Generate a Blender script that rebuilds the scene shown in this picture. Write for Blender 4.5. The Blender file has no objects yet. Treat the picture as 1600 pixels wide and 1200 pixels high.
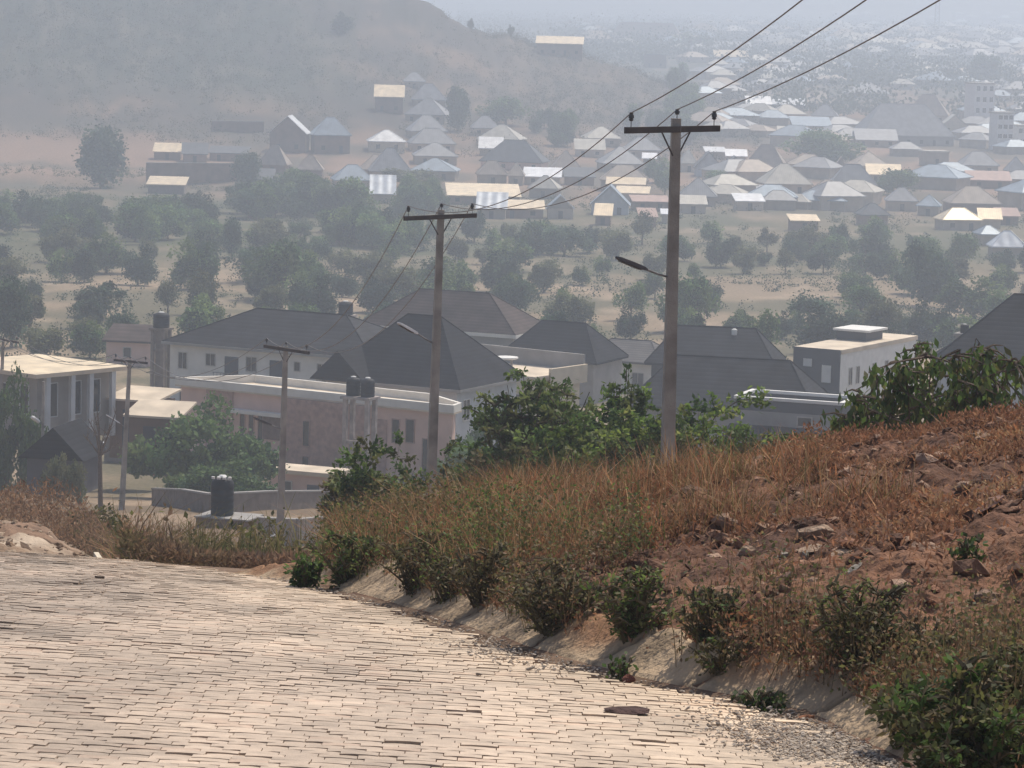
import bpy, math, random
import numpy as np
from mathutils import Vector, Matrix
sc = bpy.context.scene
COL = sc.collection
R = math.radians
rnd = random.Random(7)
nr = np.random.default_rng(11)

# ------------------------------------------------------------------ camera, sky, sun, exposure
F_PX = 5000.0                       # focal length in photo pixels (photo 1600 wide)
PITCH, ROLL = math.atan(590 / F_PX), R(1.5)
cp, sp_ = math.cos(PITCH), math.sin(PITCH)
FW = np.array([0, cp, -sp_]); U0 = np.array([0, sp_, cp]); R0 = np.array([1.0, 0, 0])
RI = R0 * math.cos(ROLL) + U0 * math.sin(ROLL)
UP = U0 * math.cos(ROLL) - R0 * math.sin(ROLL)
cam = bpy.data.cameras.new('camera'); cam_o = bpy.data.objects.new('camera', cam); COL.objects.link(cam_o)
cam_o.matrix_world = Matrix([[RI[0], UP[0], -FW[0], 0], [RI[1], UP[1], -FW[1], 0], [RI[2], UP[2], -FW[2], 0], [0, 0, 0, 1]])
cam.sensor_width = 36; cam.lens = 36 * F_PX / 1600; cam.clip_start = 0.1; cam.clip_end = 20000
sc.camera = cam_o
SUN_EL, SUN_AZ = R(56), R(32)       # azimuth measured from the view direction (+Y) to the right (+X)
w = bpy.data.worlds.new('World'); sc.world = w; w.use_nodes = True
wn = w.node_tree.nodes; bg = wn['Background']
sky = wn.new('ShaderNodeTexSky'); sky.sky_type = 'NISHITA'; sky.sun_disc = False
sky.sun_elevation = SUN_EL; sky.sun_rotation = SUN_AZ
sky.air_density = 1.0; sky.dust_density = 4.0; sky.ozone_density = 1.0; sky.altitude = 400
w.node_tree.links.new(sky.outputs[0], bg.inputs[0]); bg.inputs[1].default_value = 0.10
sun = bpy.data.lights.new('sun', 'SUN'); sun.energy = 3.6; sun.angle = R(0.6); sun.color = (1, .92, .79)
sun_o = bpy.data.objects.new('sun', sun); COL.objects.link(sun_o)
sd = Vector((math.cos(SUN_EL) * math.sin(SUN_AZ), math.cos(SUN_EL) * math.cos(SUN_AZ), math.sin(SUN_EL)))
sun_o.rotation_euler = sd.to_track_quat('Z', 'Y').to_euler()
sc.view_settings.view_transform = 'Standard'; sc.view_settings.look = 'None'
sc.view_settings.exposure = 0.22; sc.view_settings.gamma = 1
sc.cycles.use_denoising = True
sc.cycles.max_bounces = 6; sc.cycles.volume_bounces = 1; sc.cycles.transparent_max_bounces = 4
HAZE_DENSITY, HAZE_COLOR, HAZE_G = 0.00068, (0.74, 0.835, 0.98), 0.40

# ------------------------------------------------------------------ helpers
def ray(x, y):
    d = FW + RI * ((x - 800) / F_PX) + UP * ((600 - y) / F_PX)
    return d / d[1]
def bp(x, y, Y):
    return ray(x, y) * Y

def tag(o, label=None, cat=None, group=None, kind=None):
    if label: o['label'] = label
    if cat: o['category'] = cat
    if group: o['group'] = group
    if kind: o['kind'] = kind
    return o
def empty(name, loc, rz=0.0, label=None, cat=None, group=None):
    o = bpy.data.objects.new(name, None); COL.objects.link(o); o.location = loc; o.rotation_euler = (0, 0, rz)
    o.empty_display_size = .3
    return tag(o, label, cat, group)
def link(name, me, parent=None, loc=None):
    o = bpy.data.objects.new(name, me); COL.objects.link(o)
    if parent is not None: o.parent = parent
    if loc is not None: o.location = loc
    return o
def copy_tree(o, parent=None):
    c = o.copy(); COL.objects.link(c)
    if parent is not None: c.parent = parent
    for ch in list(o.children): copy_tree(ch, c)
    return c
def np_mesh(name, V, F, mat, C=None, smooth=False):
    """V (n,3); F (m,k) int array; C (n,3) point colours."""
    V = np.asarray(V, np.float32); F = np.asarray(F, np.int32)
    me = bpy.data.meshes.new(name)
    me.vertices.add(len(V)); me.vertices.foreach_set('co', V.ravel())
    k = F.shape[1]; me.loops.add(F.size); me.loops.foreach_set('vertex_index', F.ravel())
    me.polygons.add(len(F)); me.polygons.foreach_set('loop_start', np.arange(0, F.size, k, dtype=np.int32))
    me.polygons.foreach_set('use_smooth', np.full(len(F), bool(smooth)))
    me.update(calc_edges=True)
    if C is not None:
        a = me.color_attributes.new('Col', 'FLOAT_COLOR', 'POINT')
        a.data.foreach_set('color', np.c_[C, np.ones(len(C))].astype(np.float32).ravel())
    if mat: me.materials.append(mat)
    return me
class MB:
    def __init__(s): s.v = []; s.f = []
    def add(s, vs, fs):
        n = len(s.v); s.v += [tuple(p) for p in vs]; s.f += [tuple(i + n for i in f) for f in fs]; return s
    def box(s, x0, x1, y0, y1, z0, z1):
        return s.add([(x0, y0, z0), (x1, y0, z0), (x1, y1, z0), (x0, y1, z0), (x0, y0, z1), (x1, y0, z1), (x1, y1, z1), (x0, y1, z1)],
                     [(3, 2, 1, 0), (4, 5, 6, 7), (0, 1, 5, 4), (1, 2, 6, 5), (2, 3, 7, 6), (3, 0, 4, 7)])
    def prism(s, pts, z0, z1):
        n = len(pts)
        return s.add([(p[0], p[1], z0) for p in pts] + [(p[0], p[1], z1) for p in pts],
                     [tuple(range(n - 1, -1, -1)), tuple(range(n, 2 * n))] + [(i, (i + 1) % n, n + (i + 1) % n, n + i) for i in range(n)])
    def tube(s, pts, rs, n=8):
        pts = [Vector(p) for p in pts]; vs = []; fs = []
        if not hasattr(rs, '__len__'): rs = [rs] * len(pts)
        for i, p in enumerate(pts):
            t = (pts[min(i + 1, len(pts) - 1)] - pts[max(i - 1, 0)]).normalized()
            a = t.orthogonal() if abs(t.z) > .95 else t.cross(Vector((0, 0, 1)))
            a.normalize(); b = t.cross(a)
            for k in range(n):
                q = 2 * math.pi * k / n
                vs.append(p + (a * math.cos(q) + b * math.sin(q)) * rs[i])
        for i in range(len(pts) - 1):
            for k in range(n):
                fs.append((i * n + k, i * n + (k + 1) % n, (i + 1) * n + (k + 1) % n, (i + 1) * n + k))
        fs.append(tuple(range(n - 1, -1, -1))); fs.append(tuple(range((len(pts) - 1) * n, len(pts) * n)))
        return s.add(vs, fs)
    def lathe(s, prof, n=20, c=(0, 0, 0)):
        vs = []; fs = []
        for (r, z) in prof:
            for k in range(n):
                q = 2 * math.pi * k / n; vs.append((c[0] + r * math.cos(q), c[1] + r * math.sin(q), c[2] + z))
        for i in range(len(prof) - 1):
            for k in range(n): fs.append((i * n + k, i * n + (k + 1) % n, (i + 1) * n + (k + 1) % n, (i + 1) * n + k))
        fs.append(tuple(range(n - 1, -1, -1))); fs.append(tuple(range((len(prof) - 1) * n, len(prof) * n)))
        return s.add(vs, fs)
    def build(s, name, mat, parent=None, loc=None, smooth=False):
        me = bpy.data.meshes.new(name); me.from_pydata(s.v, [], s.f); me.update()
        if smooth:
            me.polygons.foreach_set('use_smooth', [len(p.vertices) <= 4 for p in me.polygons]); 
        me.materials.append(mat)
        return link(name, me, parent, loc)

def vnoise(x, y, seed=0):
    """smooth value noise on numpy arrays, range 0..1"""
    xi = np.floor(x).astype(np.int64); yi = np.floor(y).astype(np.int64)
    fx = x - xi; fy = y - yi; fx = fx * fx * (3 - 2 * fx); fy = fy * fy * (3 - 2 * fy)
    def h(a, b):
        n = (a * 374761393 + b * 668265263 + seed * 974634721) & 0x7fffffff
        n = ((n ^ (n >> 13)) * 1274126177) & 0x7fffffff
        n = n ^ (n >> 16)
        return (n & 0xffff) / 65535.0
    return (h(xi, yi) * (1 - fx) + h(xi + 1, yi) * fx) * (1 - fy) + (h(xi, yi + 1) * (1 - fx) + h(xi + 1, yi + 1) * fx) * fy
def fbm(x, y, o=4, seed=0):
    t = 0; a = .5; n = 0
    for i in range(o):
        t = t + a * vnoise(x * 2 ** i, y * 2 ** i, seed + i * 17); n += a; a *= .5
    return t / n
def sst(a, b, x):
    t = np.clip((x - a) / (b - a), 0, 1); return t * t * (3 - 2 * t)

# ------------------------------------------------------------------ materials
def mat(name, col, rough=.8, scale=4.0, var=.18, bump=.0, bscale=None, metallic=0.0, spec=.3, objvar=0.0, coords='Object', detail=5):
    m = bpy.data.materials.new(name); m.use_nodes = True; nt = m.node_tree; n = nt.nodes; b = n['Principled BSDF']
    b.inputs['Roughness'].default_value = rough; b.inputs['Metallic'].default_value = metallic; b.inputs['Specular IOR Level'].default_value = spec
    tc = n.new('ShaderNodeTexCoord')
    nz = n.new('ShaderNodeTexNoise'); nz.inputs['Scale'].default_value = scale; nz.inputs['Detail'].default_value = detail
    nt.links.new(tc.outputs[coords], nz.inputs['Vector'])
    mr = n.new('ShaderNodeMapRange'); mr.inputs[1].default_value = .3; mr.inputs[2].default_value = .7
    mr.inputs[3].default_value = 1 - var; mr.inputs[4].default_value = 1 + var
    nt.links.new(nz.outputs['Fac'], mr.inputs[0])
    mx = n.new('ShaderNodeMix'); mx.data_type = 'RGBA'; mx.blend_type = 'MULTIPLY'; mx.inputs[0].default_value = 1
    mx.inputs[6].default_value = (*col, 1); nt.links.new(mr.outputs[0], mx.inputs[7])
    out = mx.outputs[2]
    if objvar:
        oi = n.new('ShaderNodeObjectInfo'); m2 = n.new('ShaderNodeMapRange'); m2.inputs[3].default_value = 1 - objvar; m2.inputs[4].default_value = 1 + objvar
        nt.links.new(oi.outputs['Random'], m2.inputs[0])
        mx2 = n.new('ShaderNodeMix'); mx2.data_type = 'RGBA'; mx2.blend_type = 'MULTIPLY'; mx2.inputs[0].default_value = 1
        nt.links.new(out, mx2.inputs[6]); nt.links.new(m2.outputs[0], mx2.inputs[7]); out = mx2.outputs[2]
    nt.links.new(out, b.inputs['Base Color'])
    if bump:
        bz = n.new('ShaderNodeTexNoise'); bz.inputs['Scale'].default_value = bscale or scale * 4; bz.inputs['Detail'].default_value = 6
        nt.links.new(tc.outputs[coords], bz.inputs['Vector'])
        bm = n.new('ShaderNodeBump'); bm.inputs['Strength'].default_value = bump; bm.inputs['Distance'].default_value = .05
        nt.links.new(bz.outputs['Fac'], bm.inputs['Height']); nt.links.new(bm.outputs['Normal'], b.inputs['Normal'])
    return m
def mat_attr(name, rough=.9, scale=3.0, var=.25, bump=.3, bscale=12.0, dist=.05, spec=.15, transl=0.0, objvar=0.0):
    """base colour from the mesh's own colour attribute, broken up by noise"""
    m = bpy.data.materials.new(name); m.use_nodes = True; nt = m.node_tree; n = nt.nodes; b = n['Principled BSDF']
    b.inputs['Roughness'].default_value = rough; b.inputs['Specular IOR Level'].default_value = spec
    at = n.new('ShaderNodeVertexColor'); at.layer_name = 'Col'; out = at.outputs['Color']
    tc = n.new('ShaderNodeTexCoord')
    if var:
        nz = n.new('ShaderNodeTexNoise'); nz.inputs['Scale'].default_value = scale; nz.inputs['Detail'].default_value = 8
        nt.links.new(tc.outputs['Object'], nz.inputs['Vector'])
        mr = n.new('ShaderNodeMapRange'); mr.inputs[1].default_value = .3; mr.inputs[2].default_value = .7; mr.inputs[3].default_value = 1 - var; mr.inputs[4].default_value = 1 + var
        nt.links.new(nz.outputs['Fac'], mr.inputs[0])
        mx = n.new('ShaderNodeMix'); mx.data_type = 'RGBA'; mx.blend_type = 'MULTIPLY'; mx.inputs[0].default_value = 1
        nt.links.new(out, mx.inputs[6]); nt.links.new(mr.outputs[0], mx.inputs[7]); out = mx.outputs[2]
    if objvar:
        oi = n.new('ShaderNodeObjectInfo'); m2 = n.new('ShaderNodeMapRange'); m2.inputs[3].default_value = 1 - objvar; m2.inputs[4].default_value = 1 + objvar
        nt.links.new(oi.outputs['Random'], m2.inputs[0])
        mx2 = n.new('ShaderNodeMix'); mx2.data_type = 'RGBA'; mx2.blend_type = 'MULTIPLY'; mx2.inputs[0].default_value = 1
        nt.links.new(out, mx2.inputs[6]); nt.links.new(m2.outputs[0], mx2.inputs[7]); out = mx2.outputs[2]
    nt.links.new(out, b.inputs['Base Color'])
    if bump:
        bz = n.new('ShaderNodeTexNoise'); bz.inputs['Scale'].default_value = bscale; bz.inputs['Detail'].default_value = 8
        nt.links.new(tc.outputs['Object'], bz.inputs['Vector'])
        bm = n.new('ShaderNodeBump'); bm.inputs['Strength'].default_value = bump; bm.inputs['Distance'].default_value = dist
        nt.links.new(bz.outputs['Fac'], bm.inputs['Height']); nt.links.new(bm.outputs['Normal'], b.inputs['Normal'])
    if transl:
        tr = n.new('ShaderNodeBsdfTranslucent'); nt.links.new(out, tr.inputs['Color'])
        ms = n.new('ShaderNodeMixShader'); ms.inputs[0].default_value = transl
        nt.links.new(b.outputs[0], ms.inputs[1]); nt.links.new(tr.outputs[0], ms.inputs[2])
        nt.links.new(ms.outputs[0], n['Material Output'].inputs['Surface'])
    return m
def mat_roof(name, col, period=.4, rough=.6, var=.2, axis='Z', metallic=0.0, strength=.6, objvar=.0, spec=.3, ribs=False):
    """roof sheeting: courses (bands up the slope) or ribs, plus weathering"""
    m = mat(name, col, rough, .6, var, 0, metallic=metallic, objvar=objvar, spec=spec if sum(col) > .5 else .08); nt = m.node_tree; n = nt.nodes; b = n['Principled BSDF']
    tc = n.new('ShaderNodeTexCoord'); wv = n.new('ShaderNodeTexWave'); wv.wave_type = 'BANDS'
    wv.bands_direction = 'X' if ribs else 'Z'; wv.wave_profile = 'SAW' if not ribs else 'SIN'
    wv.inputs['Scale'].default_value = (1 / period) * .314 * (1 if ribs else 2); wv.inputs['Distortion'].default_value = .15
    nt.links.new(tc.outputs['Object'], wv.inputs['Vector'])
    if not ribs:  # shading of the tile courses painted into the base colour along the bump wave
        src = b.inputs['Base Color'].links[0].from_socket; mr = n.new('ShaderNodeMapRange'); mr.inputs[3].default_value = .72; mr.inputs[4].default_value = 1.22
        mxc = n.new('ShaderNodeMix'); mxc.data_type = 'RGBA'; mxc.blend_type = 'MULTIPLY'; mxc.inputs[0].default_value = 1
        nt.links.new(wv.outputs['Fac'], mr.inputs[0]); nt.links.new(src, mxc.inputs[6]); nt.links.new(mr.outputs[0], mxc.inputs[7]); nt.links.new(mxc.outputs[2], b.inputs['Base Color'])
    bm = n.new('ShaderNodeBump'); bm.inputs['Strength'].default_value = strength; bm.inputs['Distance'].default_value = .09
    nt.links.new(wv.outputs['Fac'], bm.inputs['Height']); nt.links.new(bm.outputs['Normal'], b.inputs['Normal'])
    return m

M = {}
M['ground'] = mat_attr('ground_soil', .95, 2.2, .28, .7, 14, .08)
M['paver'] = mat_attr('paver_concrete', .62, 9, .16, .35, 60, .01, spec=.4)
M['drain'] = mat_attr('drain_concrete', .95, 5, .2, .9, 25, .03)
M['kerb'] = mat('pale_concrete', (.55, .48, .38), .9, 5, .25, .4, 20)
M['pole'] = mat('pole_concrete', (.31, .285, .255), .9, 1.3, .38, .4, 30)
M['arm'] = mat('crossarm_timber', (.045, .03, .026), .8, 5, .3)
M['steel'] = mat('grey_steel', (.22, .21, .21), .55, 6, .15, metallic=.5)
M['insul'] = mat('brown_porcelain', (.02, .014, .012), .3, 6, .1, spec=.6)
M['lampb'] = mat('lamp_dark', (.05, .035, .035), .5, 6, .2)
M['lampw'] = mat('lamp_pale', (.75, .73, .7), .5, 6, .1)
M['wire'] = mat('aluminium_wire', (.18, .16, .15), .5, 1, .1, metallic=.4)
M['leaf'] = mat_attr('leaf', .6, 1, 0, 0, transl=.48, spec=.25)
M['treeleaf'] = mat_attr('tree_leaf', .7, 1, 0, 0, transl=.3, spec=.15, objvar=.28)
M['grass'] = mat_attr('dry_grass_blade', .8, 1, 0, 0, transl=.35, spec=.1)
M['bark'] = mat('bark', (.13, .095, .07), .9, 8, .3, .5, 30)
M['stalk'] = mat('weed_stalk', (.10, .08, .045), .9, 8, .3)
M['rock'] = mat_attr('rock', .9, 6, .3, .8, 18, .05)
M['gravel'] = mat_attr('gravel', .95, 20, .2, 0)
M['white'] = mat('white_paint', (.72, .71, .68), .75, 1.2, .08, .1, objvar=0)
M['offwhite'] = mat('offwhite_plaster', (.72, .69, .63), .85, .8, .10, .1)
M['cream'] = mat('cream_plaster', (.66, .55, .40), .85, .8, .10, .1)
M['pink'] = mat('pink_plaster', (.68, .475, .395), .85, .6, .10, .1)
M['pinkdark'] = mat('brown_pink_cladding', (.42, .27, .22), .85, 2.5, .22, .2)
M['brick'] = mat('brick_brown', (.20, .13, .105), .9, 3, .25, .3)
M['greywall'] = mat('grey_plaster', (.30, .285, .27), .9, .7, .15, .1)
M['darkwall'] = mat('dark_grey_paint', (.085, .085, .095), .8, .7, .12)
M['bluegrey'] = mat('blue_grey_plaster', (.50, .52, .54), .85, .7, .12)
M['block'] = mat('bare_block', (.21, .175, .15), .95, 1.5, .22, .3)
M['mud'] = mat('mud_block', (.24, .165, .125), .95, .5, .22, objvar=.25)
M['vwall'] = mat('village_plaster', (.44, .37, .29), .9, .4, .18, objvar=.25)
M['glass'] = mat('window_glass', (.03, .033, .038), .15, 2, .2, spec=.6)
M['frame'] = mat('window_frame', (.5, .47, .43), .6, 3, .1)
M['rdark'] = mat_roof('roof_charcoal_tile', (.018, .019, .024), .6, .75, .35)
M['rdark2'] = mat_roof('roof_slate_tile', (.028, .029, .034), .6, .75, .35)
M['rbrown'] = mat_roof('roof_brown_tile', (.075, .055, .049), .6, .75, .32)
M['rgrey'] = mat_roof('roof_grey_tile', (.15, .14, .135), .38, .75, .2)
M['rslab'] = mat('concrete_slab_roof', (.62, .52, .40), .8, .5, .2, .2)
M['tank'] = mat('black_plastic', (.010, .012, .017), .65, 3, .2, spec=.2)
M['stain'] = mat('stained_concrete', (.36, .31, .29), .9, 1.6, .35, .2)
for k, c, ro, me_ in (('g', (.27, .27, .278), .55, .1), ('b', (.27, .325, .38), .5, .15), ('w', (.74, .74, .74), .38, .2), ('c', (.80, .64, .42), .38, .15),
                 ('t', (.36, .295, .24), .6, .05), ('d', (.12, .125, .135), .65, .0), ('p', (.42, .28, .23), .65, .0), ('k', (.42, .39, .335), .55, .05)):
    M['v' + k] = mat_roof('village_roof_' + k, c, .5, ro, .20, metallic=me_, strength=.15, objvar=.10, ribs=True)
M['vs'] = mat_roof('village_roof_striped', (.55, .58, .62), 2.2, .4, .2, metallic=.2, strength=.7, ribs=True)

# ------------------------------------------------------------------ the lie of the land
_sY = np.array([-40, 0, 14, 20, 32, 45, 60, 100, 143.]); _sS = np.array([.08, .085, .085, .125, .182, .20, .20, .17, .135])
_gY = np.linspace(-40, 143, 1831); _gS = np.interp(_gY, _sY, _sS)
_gZ = np.concatenate([[0], -np.cumsum((_gS[1:] + _gS[:-1]) / 2 * np.diff(_gY))]); _gZ += -.238 * 14 - np.interp(14, _gY, _gZ)
_fY = np.array([143, 193, 235, 270, 300, 400, 500, 700, 850, 950, 1150, 1600, 2600, 3800, 6000.])
_fZ = np.array([_gZ[-1], -31, -36.6, -38.4, -39.2, -42, -45, -48, -48.5, -46.6, -41.5, -32.5, -20.5, -14, -9.])
_aY = np.concatenate([_gY[:-1], np.linspace(143, 6000, 5858)]); _aZ = np.concatenate([_gZ[:-1], np.interp(np.linspace(143, 6000, 5858), _fY, _fZ)])
def zprof(Y): return np.interp(Y, _aY, _aZ)
CROSS = .035
def zroad(X, Y):
    return zprof(Y) - CROSS * np.clip(X, -6, 4) * (1 - sst(36, 60, Y))
def hit_road(x, y):
    d = ray(x, y); Ys = np.arange(6, 45, .01); P = d[None, :] * Ys[:, None]
    f = P[:, 2] - zroad(P[:, 0], Ys); i = np.argmax(f < 0); return P[i] if f.min() < 0 else d * 33
_edge = [hit_road(*q) for q in ((1385, 1197), (1235, 1112), (1120, 1088), (1000, 1066), (900, 1040), (800, 1012), (700, 975), (600, 945), (520, 925), (455, 908))]
_eY = np.array([p[1] for p in _edge]); _eX = np.array([p[0] for p in _edge])
_o = np.argsort(_eY); _eY = _eY[_o]; _eX = _eX[_o]
_eY = np.concatenate([[-40, 0, 8], _eY, [_eY[-1] + 8, 80]]); _eX = np.concatenate([[3.2, 2.6, 2.2], _eX, [_eX[-1] - 2.6, _eX[-1] - 22]])
def xedge(Y): return np.interp(Y, _eY, _eX)
YC = _eY[-3]                          # the crest, where the paved surface drops from view
def hillz(u, Y):
    ru = np.array([-.7, -.3, -.16, -.10, -.068, -.032, -.010, .012, .035, .06, .085, .12])
    rz = np.array([90, 60, 36, 22, 11, -1, -11, -19, -26, -33, -44, -70.])
    uu = np.clip(u, -.7, .12)
    top = np.interp(uu, ru, rz) + (3.2 * (fbm(u * 60, Y / 90, 4, 5) - .5) * 2 + 6 * (fbm(u * 140, Y / 60, 4, 15) - .5)) * (1 - sst(.02, .09, u))
    foot = 880; rid = 1250
    t = np.clip((Y - foot) / (rid - foot), 0, 1); rise = t ** 1.35 * (1 - .12 * np.sin(t * math.pi))
    fall = 1 - .9 * sst(rid, rid + 500, Y)
    base = -48.0
    return base + (top - base) * rise * fall
def hz(X, Y):
    X = np.asarray(X, float); Y = np.asarray(Y, float)
    u = X / np.maximum(Y, 10)
    z = zroad(X, Y)
    # roadside bank on the right
    t = X - np.where(Y < YC, xedge(Y), xedge(YC) - (Y - YC) * .06)
    lip = .27 * sst(.05, .55, t) * (1 - sst(27, 31, Y) * .8)
    rise = np.clip(t - .55, 0, None); rise = 3.0 * (1 - np.exp(-rise * .32 / 3.0))
    fade = 1 - .97 * sst(29.5, 50, Y)
    near = z + lip + rise * fade
    lump = (fbm(X * 1.1, Y * .8, 3, 3) - .5) * .34 * sst(.8, 2.5, t) + (fbm(X * 6.5, Y * 4.6, 4, 9) - .5) * .20 * sst(.45, .9, t)
    near = near + lump * (1 - sst(40, 90, Y))
    # sandy mound on the left beyond the crest
    lb = sst(-.105, -.150, u) if False else 1 - sst(-.156, -.118, u)
    near = near + lb * (1.15 * sst(34, 58, Y) * (1 - sst(63, 84, Y)) + (fbm(X * .7, Y * .7, 3, 2) - .5) * .5 * sst(34, 42, Y) + (fbm(X * 4, Y * 2.2, 4, 4) - .5) * .22 * sst(34, 38, Y))
    # bed of the road below the pavers
    onroad = (t < .02) & (Y < YC + 14) & (X > xedge(Y) - 9.0)
    near = np.where(onroad, z - .022, near)
    # plain, with hill
    zz = near + (fbm(X / 14, Y / 14, 4, 21) - .5) * 1.0 * sst(50, 120, Y) + (fbm(X / 120, Y / 160, 3, 31) - .5) * 5 * sst(900, 1800, Y)
    zh = hillz(u, Y)
    k = 4.0
    m = np.maximum(zz, zh); 
    zs = m + np.log1p(np.exp(-np.abs(zz - zh) / k)) * k * np.where(Y > 700, 1, 0) * .6
    return np.where(Y > 820, zs, zz)
_HY = np.concatenate([np.arange(8, 120, .05), np.arange(120, 1000, .5), np.arange(1000, 5000, 2.0)])
def hit(x, y, ymin=8):
    d = ray(x, y); Ys = _HY[_HY >= ymin]; P = d[None, :] * Ys[:, None]
    f = P[:, 2] - hz(P[:, 0], Ys); idx = np.nonzero(f < 0)[0]
    return P[idx[0]] if len(idx) else P[-1]
def gz(X, Y): return float(hz(np.array([X]), np.array([Y]))[0])

# ground sheet: polar grid, fine where the camera looks
us = np.concatenate([np.linspace(-1.2, -.24, 26)[:-1], np.linspace(-.24, .20, 560), np.linspace(.20, 1.2, 27)[1:]])
Yg = np.concatenate([np.linspace(-40, 9, 40)[:-1], np.arange(9, 36, .04), 36 * 1.012 ** np.arange(0, 405)]); Yg = Yg[Yg < 4500]
UU, YY = np.meshgrid(us, Yg); XX = UU * np.maximum(YY, 10); ZZ = hz(XX, YY)
def ground_col(X, Y):
    u = X / np.maximum(Y, 10); sh = X.shape
    def c(*a): return np.array(a)[None, :] * np.ones(sh)[..., None].reshape(-1, 1)
    X = X.ravel(); Y = Y.ravel(); u = u.ravel()
    def mix(a, b, k): return a * (1 - k[:, None]) + b * k[:, None]
    n1 = fbm(X * .6, Y * .6, 5, 41); n2 = fbm(X * 3, Y * 2, 4, 43); n3 = fbm(X / 22, Y / 30, 5, 47); n4 = fbm(X / 8, Y / 12, 4, 53)
    soil = mix(c(.17, .088, .056), c(.095, .052, .038), np.clip(n2 * 1.6 - .3, 0, 1)); soil = mix(soil, c(.20, .105, .065), sst(.55, .75, n1))
    t = X - np.where(Y < YC, xedge(Y), xedge(YC) - (Y - YC) * .06)
    col = soil
    slope = mix(c(.17, .11, .07), c(.25, .175, .115), sst(.35, .65, n4))
    col = mix(col, slope, sst(34, 50, Y))
    joint = c(.17, .115, .08); sand = mix(c(.46, .37, .285), c(.28, .205, .15), sst(.3, .7, n2)); sand = mix(sand, c(.22, .15, .10), sst(.56, .7, n1) * .8)
    col = mix(col, sand, (1 - sst(-.150, -.112, u)) * sst(30, 36, Y) * (1 - sst(90, 120, Y)))
    brown = (1 - sst(-.150, -.128, u)) * sst(42.0, 43.5, Y + (n1 - .5) * 4) * (1 - sst(53, 55, Y + (n1 - .5) * 4))
    col = mix(col, c(.20, .125, .085), brown * .9)
    col = mix(col, joint, ((t < .1) & (Y < YC + 14) & (X > xedge(Y) - 9)).astype(float))
    plain = mix(c(.26, .195, .13), c(.13, .115, .07), sst(.40, .60, n3)); plain = mix(plain, c(.38, .285, .20), sst(.55, .75, n4) * .7)
    col = mix(col, plain, sst(150, 260, Y)); col = mix(col, mix(c(.075, .085, .045), c(.15, .125, .08), sst(.5, .7, n4)), sst(520, 620, Y) * (1 - sst(-.005, .03, u) * .35) * .85)
    vill = mix(c(.27, .18, .13), c(.13, .11, .085), sst(.4, .6, n3)); col = mix(col, vill, sst(720, 860, Y))
    hb = mix(c(.19, .13, .09), c(.07, .06, .05), sst(.38, .62, n3)); wood = c(.04, .05, .036)
    hb = mix(hb, c(.05, .05, .038), sst(.52, .66, fbm(u * 130, Y / 26, 4, 59)) * .75); onh = sst(900, 1010, Y) * (1 - sst(.05, .09, u)); col = mix(col, hb, onh)
    wd = onh * np.clip((1 - sst(-.080, -.040, u + (n3 - .5) * .08)) * sst(985, 1060, Y), 0, 1); col = mix(col, mix(wood, c(.10, .095, .07), sst(.45, .7, n4)), wd * .95)
    wd2 = onh * sst(-.02, .0, u) * sst(1020, 1100, Y); col = mix(col, mix(c(.10, .085, .068), c(.16, .12, .09), sst(.4, .6, n4)), wd2 * .8)
    far = mix(c(.07, .08, .06), c(.17, .14, .11), sst(.48, .68, n4)); col = mix(col, far, sst(1250, 1700, Y))
    return col
GC = ground_col(XX, YY)
ny, nu = XX.shape; idx = np.arange(ny * nu).reshape(ny, nu)
gf = np.stack([idx[:-1, :-1], idx[:-1, 1:], idx[1:, 1:], idx[1:, :-1]], -1).reshape(-1, 4)
g = link('ground', np_mesh('ground', np.stack([XX, YY, ZZ], -1).reshape(-1, 3), gf, M['ground'], GC, True)); tag(g, kind='structure')

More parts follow.
